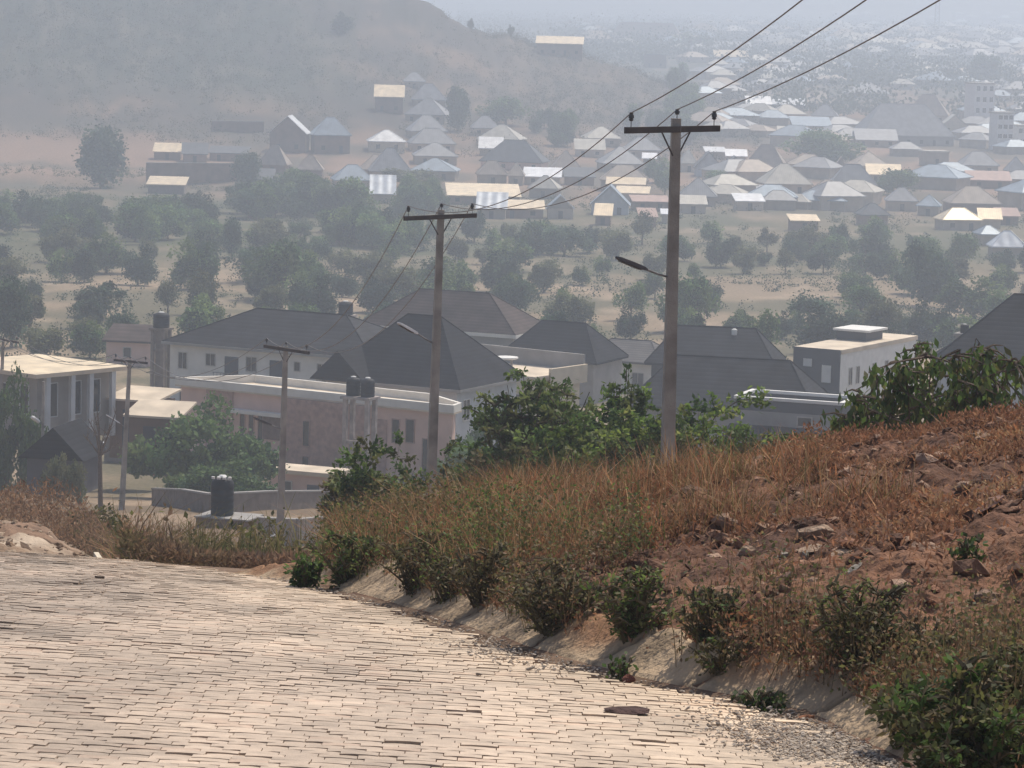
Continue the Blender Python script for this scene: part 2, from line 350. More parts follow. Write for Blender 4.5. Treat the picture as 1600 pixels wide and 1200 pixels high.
# ------------------------------------------------------------------ paved road: one mesh of interlocking pavers
def make_road():
    rowd, pw, gap, a = .088, .172, .0024, .015
    CX = []; CY = []; ROW = []; XR = []
    for k, Yr in enumerate(np.arange(1.0, YC + 12, rowd)):
        xr = float(xedge(Yr)) - rnd.uniform(.0, .10)
        xs = np.arange(xr - 8.6 + (k % 2) * pw * .5, xr - pw, pw); xs = xs + .010 * math.sin(k * 1.7)
        CX.append(xs + pw / 2); CY.append(np.full(len(xs), Yr + rowd / 2)); XR.append(np.full(len(xs), xr))
    CX, CY, XR = np.concatenate(CX), np.concatenate(CY), np.concatenate(XR); n = len(CX)
    CY = CY + (fbm(CX * .9, CY * .5, 3, 74) - .5) * .09
    odd = nr.random(n) < .16
    zc = zroad(CX, CY) + nr.normal(0, 1, n) * np.where(odd, .0032, .0014) + (fbm(CX * 1.1, CY * .5, 3, 75) - .5) * .05
    tx = nr.normal(0, .006, n); ty = nr.normal(0, 1, n) * np.where(odd, .013, .007)
    sy = (zprof(CY + .1) - zprof(CY - .1)) / .2
    hw, hd = pw / 2 - gap, rowd / 2 - gap
    px = np.array([-hw, -hw * .4, hw * .4, hw, hw, hw * .4, -hw * .4, -hw]); py = np.array([-hd, -hd + a, -hd + a, -hd, hd, hd + a, hd + a, hd])
    X = CX[:, None] + px; Y = CY[:, None] + py
    Z = zc[:, None] + px * (tx - CROSS)[:, None] + py * (sy + ty)[:, None]
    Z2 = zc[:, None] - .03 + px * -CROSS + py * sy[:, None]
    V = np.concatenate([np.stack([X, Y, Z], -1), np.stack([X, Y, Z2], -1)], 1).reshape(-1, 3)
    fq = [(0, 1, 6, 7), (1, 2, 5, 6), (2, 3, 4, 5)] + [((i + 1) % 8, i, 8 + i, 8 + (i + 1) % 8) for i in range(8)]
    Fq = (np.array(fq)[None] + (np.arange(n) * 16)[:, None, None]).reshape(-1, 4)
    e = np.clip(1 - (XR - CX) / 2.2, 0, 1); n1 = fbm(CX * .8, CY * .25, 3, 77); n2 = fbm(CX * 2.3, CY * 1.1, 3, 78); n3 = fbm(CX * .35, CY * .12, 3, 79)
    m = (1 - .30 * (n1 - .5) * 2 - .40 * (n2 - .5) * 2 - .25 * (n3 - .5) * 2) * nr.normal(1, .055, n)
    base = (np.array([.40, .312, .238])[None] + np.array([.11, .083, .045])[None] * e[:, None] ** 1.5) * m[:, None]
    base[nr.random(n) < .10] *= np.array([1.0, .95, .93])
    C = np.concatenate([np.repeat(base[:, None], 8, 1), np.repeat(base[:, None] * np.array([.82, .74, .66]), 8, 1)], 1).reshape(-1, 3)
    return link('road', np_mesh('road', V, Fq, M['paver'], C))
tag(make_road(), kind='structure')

# ------------------------------------------------------------------ concrete lining of the roadside drain
def make_drain():
    n = 16; Ys = np.arange(9, 28.5, .045); m = len(Ys); Y = np.repeat(Ys, n); J = np.tile(np.arange(n) / (n - 1), m)
    top = .36 + .36 * fbm(Y * .9, Y * 0 + .3, 3, 5); top = top * np.where(Y > 26, np.maximum(.15, (28.5 - Y) / 2.5), 1)
    t = -.02 + top * J; X = xedge(Y) + t
    z = np.where(t > .1, hz(X, Y), zroad(X, Y) - .04); zl = zroad(X, Y) - .05 + .27 * sst(.0, .55, t)
    wob = .05 * (fbm(Y * 2.2, t * 3, 4, 8) - .5) + .045 * (fbm(Y * 9., t * 9, 3, 18) - .5)
    crk = (np.abs((Y + .25 * t + .1 * fbm(Y, t * 4, 2, 28)) % .93 - .46) < .022).astype(float); wob = wob - .03 * crk
    st = sst(.52, .72, fbm(Y * 1.3, t * .9, 4, 38) + .30 * (J - .6)); dk = sst(.5, .7, fbm(Y * 5., t * 1.2, 3, 48))
    C = np.array([.43, .32, .215])[None] * ((1 - st) * (1 - .35 * dk) * (1 - .6 * crk))[:, None] + np.array([.27, .15, .085])[None] * st[:, None]
    V = np.stack([X + wob, Y, np.maximum(z, zl) + .012 + wob - .14 * (J > .999)], -1)
    idx = np.arange(m * n).reshape(m, n); Fq = np.stack([idx[:-1, :-1], idx[:-1, 1:], idx[1:, 1:], idx[1:, :-1]], -1).reshape(-1, 4)
    return link('drain', np_mesh('drain', V, Fq, M['drain'], C, True))
tag(make_drain(), kind='structure')


# ------------------------------------------------------------------ estate houses down the slope
def rotz(t): return np.array([[math.cos(t), -math.sin(t)], [math.sin(t), math.cos(t)]])
def hip_roof(x0, x1, y0, y1, z, h, over=.5, ridge=None, axis=None):
    """hip roof with a fascia; returns MB. ridge = ridge length"""
    x0 -= over; x1 += over; y0 -= over; y1 += over; w, d = x1 - x0, y1 - y0; f = .22
    if axis is None: axis = 'x' if w >= d else 'y'
    if ridge is None: ridge = abs(w - d) + .02
    cx, cy = (x0 + x1) / 2, (y0 + y1) / 2
    if axis == 'x': r = [(cx - ridge / 2, cy, z + h), (cx + ridge / 2, cy, z + h)]
    else: r = [(cx, cy - ridge / 2, z + h), (cx, cy + ridge / 2, z + h)]
    e = [(x0, y0, z), (x1, y0, z), (x1, y1, z), (x0, y1, z)]; b = [(p[0], p[1], z - f) for p in e]
    fs = [(6, 7, 3, 2), (2, 3, 0, 1)][:0]
    if axis == 'x': fs = [(0, 1, 5, 4), (1, 2, 5), (2, 3, 4, 5), (3, 0, 4)]
    else: fs = [(1, 2, 5, 4), (2, 3, 5), (3, 0, 4, 5), (0, 1, 4)]
    fs += [(6, 7, 1, 0), (7, 8, 2, 1), (8, 9, 3, 2), (9, 6, 0, 3), (9, 8, 7, 6)]
    m = MB().add(e + r + b, fs)
    # ridge and hip capping
    for p, q in ((r[0], r[1]), (e[0], r[0]), (e[3], r[0] if axis == 'x' else r[1]), (e[1], r[1] if axis == 'x' else r[0]), (e[2], r[1])):
        m.tube([(p[0], p[1], p[2] + .02), (q[0], q[1], q[2] + .02)], .07, 5)
    return m
def fascia(x0, x1, y0, y1, z, over, mat_, parent, h=.26):
    o = over + .03; m = MB(); t = .05
    m.box(x0 - o, x1 + o, y0 - o - t, y0 - o, z - h, z - .02); m.box(x0 - o, x1 + o, y1 + o, y1 + o + t, z - h, z - .02)
    m.box(x0 - o - t, x0 - o, y0 - o - t, y1 + o + t, z - h, z - .02); m.box(x1 + o, x1 + o + t, y0 - o - t, y1 + o + t, z - h, z - .02)
    return m.build('fascia', mat_, parent)
def window(root, x, z, w_, h_, y=0.0, side=None, D=0, panes=2, frame='frame', W=0, glass='glass'):
    """window on the front (y = face), or on the right side (x = face) when side='r'"""
    m = MB(); g_ = MB(); fr = .07
    def bx(mm, a0, a1, b0, b1, p0, p1):
        if side == 'r': mm.box(W - p1 if False else W + p0, W + p1, a0, a1, b0, b1)
        else: mm.box(a0, a1, y - p1, y - p0, b0, b1)
    bx(m, x - fr, x, z - fr, z + h_ + fr, .002, .06); bx(m, x + w_, x + w_ + fr, z - fr, z + h_ + fr, .002, .06)
    bx(m, x, x + w_, z + h_, z + h_ + fr, .002, .06); bx(m, x, x + w_, z - fr, z, .002, .09)
    for k in range(1, panes): bx(m, x + w_ * k / panes - .025, x + w_ * k / panes + .025, z, z + h_, .012, .05)
    o = m.build('window', M[frame], root); bx(g_, x, x + w_, z, z + h_, .002, .011); g_.build('pane', M[glass], o)
    return o
def house(name, label, cat, px, py, Y, th, drop, group=None):
    """Empty at a building's front-left ground corner; (px,py) = photo pixel of that corner's eave, drop = eave height"""
    p = bp(px, py, Y); return empty(name, (p[0], p[1], p[2] - drop), -R(th), label, cat, group)

# A: white two-storey house
A = house('house', 'white two-storey house with a long charcoal hip roof behind the flat pink building', 'house', 266, 533, 305, 27, 6.6)
MB().box(0, 22, 0, 12, -2, 6.42).build('wall', M['offwhite'], A)
hip_roof(0, 22, 0, 12, 6.62, 3.1, .55, 10).build('roof', M['rdark2'], A); fascia(0, 22, 0, 12, 6.62, .55, M['greywall'], A)
for x, w_, h_, z, g_ in ((1.0, .9, 1.5, 4.1, 2), (4.1, 1.0, 1.1, 4.6, 2), (8.6, 1.1, 1.3, 4.4, 2), (13.9, .6, .8, 4.8, 1), (16.4, .95, 1.7, 3.9, 2), (19.4, .8, 1.4, 4.1, 2), (1.2, 1.0, 1.3, .9, 2), (4.6, 1.0, 1.3, .9, 2)):
    window(A, x, z, w_, h_, panes=g_)
for x in (6.2, 11.2):
    d = MB().box(x, x + 1.5, -.06, -.002, 3.5, 5.6).build('balcony_door', M['darkwall'], A)
MB().box(5.4, 13.4, -.9, -.02, 3.15, 3.3).build('balcony', M['greywall'], A)
b = MB()
for k in range(21): b.box(5.45 + k * .39, 5.49 + k * .39, -.86, -.82, 3.302, 4.05)
b.box(5.4, 13.4, -.88, -.80, 4.052, 4.12); b.build('railing', M['steel'], A)
b = MB().box(-.02, 22.02, -.05, -.003, 3.02, 3.14); b.build('string_course', M['greywall'], A)

# B: flat-roofed pink building in front
B = house('apartment_building', 'long flat-roofed pink building with white parapet coping and brown cladding bands', 'building', 283, 590, 262, 31, 6.9)
pts = [(0, 0), (26.5, 0), (26.0, 1.2), (21, 4.6), (3.5, 5.2)]
MB().prism(pts, -2.5, 6.2).build('wall', M['pink'], B)
MB().prism([(-.35, -.35), (26.8, -.35), (26.4, 1.5), (21.2, 5.0), (3.4, 5.6)], 6.204, 6.34).build('roof', M['rslab'], B)
cop = MB()
def cope(mm, ring, z0, z1, t=.28):
    for i in range(len(ring)):
        a = Vector((*ring[i], 0)); c = Vector((*ring[(i + 1) % len(ring)], 0)); dr = (c - a).normalized(); nn = Vector((-dr.y, dr.x, 0)) * t
        q = [a, c - dr * t, c - dr * t + nn, a + nn]; mm.prism([(v.x, v.y) for v in q], z0, z1)
cope(cop, [(-.35, -.35), (26.8, -.35), (26.4, 1.5), (21.2, 5.0), (3.4, 5.6)], 6.342, 6.95); cop.build('parapet', M['offwhite'], B)
MB().box(2.7, 5.35, -.16, -.002, -1.5, 6.19).build('cladding_panel', M['pinkdark'], B)
MB().box(11.0, 18.6, -.55, -.002, -2.0, 6.19).build('cladding_panel', M['pinkdark'], B)
MB().box(8.4, 10.95, -.12, -.002, 2.6, 4.55).build('cladding_panel', M['brick'], B)
MB().box(18.9, 20.4, -.1, -.002, .9, 5.2).build('cladding_panel', M['pinkdark'], B)
MB().box(5.5, 10.99, -.95, -.002, 4.58, 4.85).build('ledge', M['offwhite'], B)
for x in (6.1, 7.0, 7.9): window(B, x, 2.55, .42, 2.0, panes=1, frame='pinkdark')
for x, z, w_, h_, y in ((10.1, 2.75, .6, 1.6, 0), (12.7, 2.5, .6, 2.0, -.55), (12.7, .2, .6, 1.4, -.55), (20.9, 3.5, .65, 1.8, 0), (22.2, 3.6, .75, 1.8, 0), (21.2, -1.2, .6, 1.3, 0), (22.4, -1.2, .6, 1.3, 0)):
    window(B, x, z, w_, h_, y, panes=1, frame='pinkdark')
window(B, 23.8, -2.0, .9, 6.0, panes=2, frame='pinkdark')
MB().box(25.0, 26.45, -.1, -.002, -2.2, 6.19).build('pilaster', M['pink'], B)

# C: charcoal hip roof between the pink building and the second lamp pole
Cc = house('house', 'pale house with a steep charcoal hip roof right behind the pink building', 'house', 512, 592, 273, 27, 4.9)
MB().box(0, 12.6, 0, 11, -2, 4.82).build('wall', M['bluegrey'], Cc)
hip_roof(0, 12.6, 0, 11, 5.02, 5.4, .6, 3.2).build('roof', M['rdark'], Cc); fascia(0, 12.6, 0, 11, 5.02, .6, M['greywall'], Cc)
pf = MB(); pf.add([(-.9, -1.6, 5.0), (4.6, -1.6, 5.0), (1.8, -1.6, 7.6), (1.8, 3.8, 7.9), (-.9, 3.8, 5.0), (4.6, 3.8, 5.0)], [(0, 1, 2), (0, 2, 3, 4), (1, 5, 3, 2), (0, 4, 5, 1)]); pf.build('porch_roof', M['rdark'], Cc)
MB().box(-.3, .1, -1.3, -.9, -2, 4.95).build('column', M['bluegrey'], Cc); MB().box(3.7, 4.1, -1.3, -.9, -2, 4.95).build('column', M['bluegrey'], Cc)
for y, z in ((1.2, 2.2), (5.0, 2.2), (8.2, 2.2)): window(Cc, y, z, 1.1, 1.7, side='r', W=12.6, frame='white')
window(Cc, 9, 2.2, 1.1, 1.7); window(Cc, 6, 2.2, 1.1, 1.7)

# D: wide brown roof further back
D = house('house', 'wide low brown hip roof house with pale fascia standing behind the charcoal roof', 'house', 566, 506, 356, 24, 4.2)
MB().box(0, 18.5, 0, 9, -2, 4.02).build('wall', M['greywall'], D)
hip_roof(0, 18.5, 0, 9, 4.22, 3.9, .5, 8.5).build('roof', M['rbrown'], D); fascia(0, 18.5, 0, 9, 4.22, .5, M['offwhite'], D, .4)
for x in (1.5, 5, 9, 13, 16): window(D, x, 1.5, 1.2, 1.4)

# E: cream modern house with roof terrace
E = house('modern_house', 'cream flat-roofed modern house with a roof terrace and tall rear parapet', 'house', 668, 571, 298, 35, 4.6)
MB().box(0, 12.2, 0, 7.5, -3, 4.4).build('wall', M['cream'], E)
MB().box(-.2, 12.4, -.2, 7.7, 4.404, 4.6).build('roof', M['rslab'], E)
MB().box(-.2, 12.4, 7.72, 8.0, 3.5, 6.1).build('rear_parapet', M['greywall'], E)
MB().box(12.42, 12.7, 2.0, 8.0, 3.5, 5.2).build('side_parapet', M['cream'], E)
can = MB(); can.lathe([(1.0, 5.72), (1.12, 5.8), (1.1, 5.9), (.2, 5.98)], 18, (7.6, 2.0, 0)); canopy = can.build('canopy', M['white'], E)
for dx in (-.6, .6): MB().tube([(7.6 + dx, 2.0, 4.6), (7.6 + dx, 2.0, 5.73)], .12, 8).build('canopy_post', M['greywall'], canopy)
MB().box(5.6, 8.7, -.35, .6, 1.2, 4.0).build('stair_wall', M['greywall'], E)
for x in (1, 3.4, 9.6): window(E, x, 1.2, 1.2, 1.6)

# F, G, H, I: the other dark roofs
Fh = house('house', 'dark trapezoid hip roof house behind the cream terrace house', 'house', 786, 556, 324, 24, 4.4)
MB().box(0, 10, 0, 7.6, -2, 4.2).build('wall', M['greywall'], Fh); hip_roof(0, 10, 0, 7.6, 4.42, 3.5, .5, 4.8, 'x').build('roof', M['rdark'], Fh)
for x in (1.5, 5.5): window(Fh, x, 1.2, 1.2, 1.5)
G = house('house', 'small house with a light grey roof left of the tallest pole', 'house', 912, 560, 338, 20, 3.6)
MB().box(0, 8.2, 0, 7, -2, 3.4).build('wall', M['offwhite'], G); hip_roof(0, 8.2, 0, 7, 3.62, 1.9, .5, 4.5).build('roof', M['rgrey'], G)
window(G, 1.5, 1, 1.2, 1.4); window(G, 5.5, 1, 1.2, 1.4)
H = house('house', 'dark blue-grey hip roof house right behind the tallest pole', 'house', 1018, 566, 300, 10, 4.4)
MB().box(0, 11.3, 0, 8, -2, 4.2).build('wall', M['darkwall'], H); hip_roof(0, 11.3, 0, 8, 4.42, 3.2, .6, 7.4).build('roof', M['rdark2'], H)
MB().lathe([(.25, 7.0), (.27, 7.5), (.1, 7.62)], 12, (7.4, 3.2, 0)).build('roof_vent', M['white'], H)
window(H, 1.5, 1.2, 1.2, 1.5); window(H, 7.5, 1.2, 1.2, 1.5)
I = house('house', 'broad low charcoal-brown roof house nearest the mound, under the white parapet house', 'house', 988, 632, 258, 14, 4.0)
MB().box(0, 14.6, 0, 9.5, -3, 3.8).build('wall', M['greywall'], I); hip_roof(0, 14.6, 0, 9.5, 4.02, 3.7, .6, 9.5).build('roof', M['rdark2'], I)
window(I, 2, 1.2, 1.2, 1.5); window(I, 8, 1.2, 1.2, 1.5)

# J: grey house with white parapet coping
J = house('flat_roofed_house', 'grey flat-roofed house ringed by a bright white parapet coping', 'house', 1150, 618, 226, 20, 4.0)
MB().box(0, 7.8, 0, 4.4, -2.6, 3.0).build('wall', M['greywall'], J)
b = MB(); b.box(0, 7.8, 0, .2, 3.004, 3.8); b.box(0, 7.8, 4.2, 4.4, 3.004, 3.8); b.box(0, .2, .204, 4.196, 3.004, 3.8); b.box(7.6, 7.8, .204, 4.196, 3.004, 3.8); b.build('parapet', M['darkwall'], J)
b = MB(); cope(b, [(-.12, -.12), (7.92, -.12), (7.92, 4.52), (-.12, 4.52)], 3.804, 4.02, .36); b.build('coping', M['white'], J)
MB().box(-.3, 8.1, -2.6, -.02, .7, .95).build('canopy', M['rdark'], J)
MB().add([(-.4, -3.6, .7), (8.2, -3.6, .7), (8.2, -.02, 2.0), (-.4, -.02, 2.0), (-.4, -3.6, .5), (8.2, -3.6, .5)], [(0, 1, 2, 3), (4, 5, 1, 0), (4, 0, 3), (1, 5, 2)]).build('lean_to_roof', M['rdark2'], J)
window(J, 4.6, 2.15, 1.0, .6, panes=1)

# K: white block, near face dark grey
K = house('white_house', 'white flat-roofed house with a dark grey end wall and two small white windows', 'house', 1241, 541, 302, 30, 4.6)
MB().box(0, 4.85, 0, 18, -2, 4.2).build('wall', M['white'], K)
MB().box(0, 4.84, -.14, -.002, -2, 4.6).build('end_wall', M['darkwall'], K)
MB().box(-.02, 4.95, .0, 18.2, 4.204, 4.6).build('roof', M['rslab'], K)
MB().box(.3, 3.4, 9, 13, 4.604, 5.5).build('roof_room', M['darkwall'], K); MB().box(.0, 3.8, 8.7, 13.3, 5.504, 5.7).build('roof_room_slab', M['white'], K)
window(K, 1.15, 2.9, .75, .6, -.14, panes=1, frame='white', glass='white'); window(K, 3.1, 1.5, .8, 1.5, -.14, panes=1, frame='white', glass='white')
for y in (2.0, 3.7, 7.5, 10.5): window(K, y, 1.1, .7, 1.6, side='r', W=4.85, panes=2)

# L: large grey roof at the right edge
L = house('house', 'large plain slate-grey hip roof house at the right edge behind the drooping bush', 'house', 1472, 560, 236, 16, 4.2)
MB().box(0, 14, 0, 10, -3, 4.0).build('wall', M['bluegrey'], L); hip_roof(0, 14, 0, 10, 4.22, 4.6, .6, 5).build('roof', M['rdark2'], L)
window(L, 2, 1.2, 1.3, 1.5); window(L, 6, 1.2, 1.3, 1.5)
L2 = house('house', 'low dark roof tucked between the white house and the slate-grey roof', 'house', 1462, 556, 285, 20, 3.4)
MB().box(0, 6, 0, 5, -2, 3.2).build('wall', M['greywall'], L2); hip_roof(0, 6, 0, 5, 3.42, 1.6, .4, 2).build('roof', M['rdark2'], L2); window(L2, 1, 1, 1, 1.2)

# M: bungalow with bright flat roof on the left
Mh = house('bungalow', 'unfinished grey bungalow with a broad sunlit flat roof and tall columns', 'house', -60, 566, 236, 40, 3.6)
MB().box(0, 8.4, 0, 7.4, -1.5, 3.3).build('wall', M['greywall'], Mh)
MB().prism([(-.9, -.9), (9.3, -.9), (9.3, 8.3), (-.9, 8.3)], 3.304, 3.6).build('roof', M['rslab'], Mh)
MB().add([(-.9, -.9, 3.604), (9.3, -.9, 3.604), (9.3, 8.3, 3.604), (-.9, 8.3, 3.604), (4, 3.6, 3.72)], [(0, 1, 4), (1, 2, 4), (2, 3, 4), (3, 0, 4)]).build('roof_sheet', M['vc'], Mh)
for y in (.2, 2.6, 4.4, 6.6): MB().box(8.9, 9.2, y, y + .4, -1.5, 3.3).build('column', M['bluegrey'], Mh)
for y in (1.1, 3.4, 5.3): window(Mh, y, .3, .8, 2.4, side='r', W=8.4, panes=1, frame='bluegrey')
for x in (1.5, 4.3, 6.6): window(Mh, x, .5, .9, 2.0, panes=1, frame='bluegrey')

# N: two sheds with sunlit slabs, O: dark gable, P: gatehouse
def shed(name, label, px, py, Y, th, W, D_, h, wallm, roofm, tilt=.25):
    r = house(name, label, 'shed', px, py, Y, th, h)
    MB().box(0, W, 0, D_, -2, h - .3).build('wall', M[wallm], r)
    MB().add([(-.35, -.35, h - .25), (W + .35, -.35, h - .25), (W + .35, D_ + .35, h + tilt), (-.35, D_ + .35, h + tilt),
              (-.35, -.35, h - .1), (W + .35, -.35, h - .1), (W + .35, D_ + .35, h + tilt + .15), (-.35, D_ + .35, h + tilt + .15)],
             [(3, 2, 1, 0), (4, 5, 6, 7), (0, 1, 5, 4), (1, 2, 6, 5), (2, 3, 7, 6), (3, 0, 4, 7)]).build('roof', M[roofm], r)
    MB().box(W * .3, W * .3 + .9, -.05, -.002, -1, h - .9).build('door', M['darkwall'], r)
    return r
shed('shed', 'small shed with a bright cream lid roof left of the pink building, upper of two', 172, 619, 236, 20, 3.6, 3.6, 2.6, 'mud', 'rslab')
shed('shed', 'small shed with a bright slanted roof beside the pink building, lower of two', 202, 645, 226, 14, 3.6, 2.8, 2.4, 'mud', 'rslab', .5)
O = empty('cabin', (bp(42, 736, 206)[0], 206, bp(42, 736, 206)[2]), -R(12), 'small cabin with a dark blue-black gable roof behind the left dry grass', 'cabin')
MB().box(0, 3.5, 0, 4.5, -1.5, 1.3).build('wall', M['darkwall'], O)
MB().add([(-.5, -.4, .9), (4.0, -.4, .9), (1.9, -.4, 3.0), (-.5, 4.9, .9), (4.0, 4.9, .9), (1.9, 4.9, 3.0)], [(0, 1, 2), (4, 3, 5), (0, 2, 5, 3), (1, 4, 5, 2), (0, 3, 4, 1)]).build('roof', M['rdark'], O)
P = house('gatehouse', 'low pink gatehouse with a sunlit slab roof in front of the pink building', 'gatehouse', 420, 731, 236, 22, 2.6)
MB().box(0, 5.2, 0, 2.6, -2.2, 2.3).build('wall', M['pink'], P); MB().box(-.3, 5.5, -.3, 2.9, 2.304, 2.6).build('roof', M['rslab'], P)
window(P, 1, .6, .9, 1.1, panes=1); MB().box(3.2, 4.2, -.05, -.002, -1.2, 1.6).build('door', M['darkwall'], P)

# S: far left brown-roofed row with a pink wall
S = house('outbuilding', 'long low brown-roofed outbuilding with a pink wall left of the white house', 'outbuilding', 166, 528, 352, 8, 2.4)
MB().box(0, 5.2, 0, 4, -2.2, 2.2).build('wall', M['pink'], S)
MB().add([(-.4, -.4, 2.2), (5.6, -.4, 2.2), (5.6, 4.4, 3.6), (-.4, 4.4, 3.6), (-.4, -.4, 2.0), (5.6, -.4, 2.0), (5.6, 4.4, 2.0), (-.4, 4.4, 2.0)], [(0, 1, 2, 3), (4, 5, 1, 0), (5, 6, 2, 1), (7, 4, 0, 3), (6, 7, 3, 2)]).build('roof', M['rbrown'], S)
window(S, 2, .4, .8, 1, panes=1)

# perimeter walls of the plots
def wallrun(name, label, pix, h, t, m):
    """free-standing wall through photo points on the ground, capped"""
    P_ = []
    for (x, y, Y) in pix:
        q = bp(x, y, Y); P_.append(Vector((q[0], q[1], max(q[2], 0) if False else gz(q[0], q[1]))))
    o = Vector(P_[0]); r = empty(name, o, 0, label, 'wall'); w_ = MB(); c_ = MB()
    for a, b_ in zip(P_[:-1], P_[1:]):
        a = a - o; b_ = b_ - o; dr = Vector((b_.x - a.x, b_.y - a.y, 0)).normalized(); n_ = Vector((-dr.y, dr.x, 0)) * t / 2; n2 = n_ * 1.5
        w_.add([a - n_ - Vector((0, 0, 1.5)), b_ - n_ - Vector((0, 0, 1.5)), b_ + n_ - Vector((0, 0, 1.5)), a + n_ - Vector((0, 0, 1.5)), a - n_ + Vector((0, 0, h)), b_ - n_ + Vector((0, 0, h)), b_ + n_ + Vector((0, 0, h)), a + n_ + Vector((0, 0, h))],
               [(3, 2, 1, 0), (0, 1, 5, 4), (1, 2, 6, 5), (2, 3, 7, 6), (3, 0, 4, 7), (4, 5, 6, 7)])
        u_ = Vector((0, 0, h + .003)); v_ = Vector((0, 0, h + .1))
        c_.add([a - n2 + u_, b_ - n2 + u_, b_ + n2 + u_, a + n2 + u_, a - n2 + v_, b_ - n2 + v_, b_ + n2 + v_, a + n2 + v_], [(3, 2, 1, 0), (4, 5, 6, 7), (0, 1, 5, 4), (1, 2, 6, 5), (2, 3, 7, 6), (3, 0, 4, 7)])
    w_.build('wall', M[m], r); c_.build('coping', M['greywall'], r)
    return r
wallrun('compound_wall', 'dark block compound wall bending round the yard left of the big black tank', [(240, 765, 205), (285, 780, 196), (330, 792, 190), (420, 790, 196), (520, 785, 204)], 1.1, .25, 'block')
wallrun('compound_wall', 'block wall with a stepped top below the third pole on the right', [(404, 838, 158), (462, 836, 158), (560, 830, 162)], 1.3, .25, 'greywall')
wallrun('compound_wall', 'long low grey wall below the white terrace house at the mound edge', [(700, 790, 190), (760, 800, 186), (900, 800, 182)], 1.5, .22, 'offwhite')
wallrun('compound_wall', 'dark plot wall running behind the two small sheds', [(165, 640, 262), (285, 640, 258)], 2.0, .25, 'block')
wallrun('compound_wall', 'low plot wall at the foot of the orchard right of the dark roofs', [(1205, 545, 330), (1300, 540, 335), (1330, 540, 360)], 1.8, .25, 'cream')

# water tanks and their stands
def tank_mb(r, h):
    m = MB(); pr = [(r * .94, 0), (r, .04)]
    n = 5
    for k in range(n):
        z0 = .06 + (h * .84 - .06) * k / n; z1 = .06 + (h * .84 - .06) * (k + 1) / n
        pr += [(r, z0 + .02), (r, z1 - .06), (r * .965, z1 - .03)]
    pr += [(r * .93, h * .88), (r * .6, h * .95), (r * .36, h * .97)]
    return m.lathe(pr, 24)
def tank(label, loc, r, h, group=None):
    t = empty('water_tank', loc, 0, label, 'water tank', group)
    tank_mb(r, h).build('body', M['tank'], t, smooth=True)
    MB().lathe([(r * .36, h * .972), (r * .38, h * 1.0), (r * .3, h * 1.03), (.05, h * 1.04)], 16).build('lid', M['white'], t)
    return t
q = bp(347, 806, 171); zb = q[2]
base = empty('brick_plinth', (q[0], q[1], zb), -R(18), 'brown brick plinth carrying the big black tank beside the road', 'plinth')
MB().box(-1.1, 1.9, -1.0, 1.1, -3, -.02).build('wall', M['brick'], base); MB().box(-1.18, 1.98, -1.08, 1.18, -.016, .06).build('slab', M['greywall'], base)
tk = tank('big black cylindrical water tank with white top on the brick plinth', (q[0], q[1], zb + .062), .62, 2.1)
lug = MB()
for k in range(4): lug.box(-.56 + k * .3, -.40 + k * .3, -.42 - .1 * (k in (1, 2)), -.25, 2.0, 2.12)
lug.build('cleat', M['white'], tk)
def tank_tower(label, x, ytop, Y, wid, n, hgt, tanks, m='stain'):
    q = bp(x, ytop, Y); t = empty('tank_tower', (q[0], q[1], q[2] - hgt), -R(25), label, 'tank stand')
    for ix in (-1, 1):
        for iy in (-1, 1):
            MB().box(ix * wid / 2 - .16, ix * wid / 2 + .16, iy * .6 - .16, iy * .6 + .16, -3, hgt - .2).build('post', M[m], t)
    if m == 'block': MB().box(-wid / 2 + .165, wid / 2 - .165, -.4, .4, -3, hgt - .3).build('wall', M[m], t)
    MB().box(-wid / 2 - .3, wid / 2 + .3, -.95, .95, hgt - .196, hgt).build('platform', M[m], t)
    MB().box(-wid / 2 + .17, wid / 2 - .17, -.66, -.54, hgt * .45, hgt * .45 + .25).build('beam', M[m], t)
    MB().box(-wid / 2 + .17, wid / 2 - .17, .54, .66, hgt * .45, hgt * .45 + .25).build('beam', M[m], t)
    c, s_ = math.cos(-R(25)), math.sin(-R(25))
    for (dx, r, h, lab) in tanks: tank(lab, (q[0] + dx * c, q[1] + dx * s_, q[2] + .004), r, h)
tank_tower('stained concrete tank stand in front of the pink building', 563, 619, 243, 1.9, 2, 6.6, [(-.62, .55, 1.45, 'left of the twin black tanks on the pink building stand'), (.62, .55, 1.45, 'right of the twin black tanks on the pink building stand')])
tank_tower('dark tank stand at the left corner of the white house', 252, 512, 318, 1.2, 1, 4.2, [(0, .82, 1.55, 'squat black tank on its stand left of the white house')], 'block')
tank_tower('pale tank stand between the white house and the brown roof', 540, 492, 335, 1.2, 1, 4.6, [(0, .78, 1.45, 'black tank on its stand beside the brown roof')], 'stain')
tank_tower('small tank stand beside the slate-grey roof on the right', 1507, 520, 262, .7, 1, 3.6, [(0, .36, .72, 'small black tank beside the slate-grey roof on the right')], 'greywall')
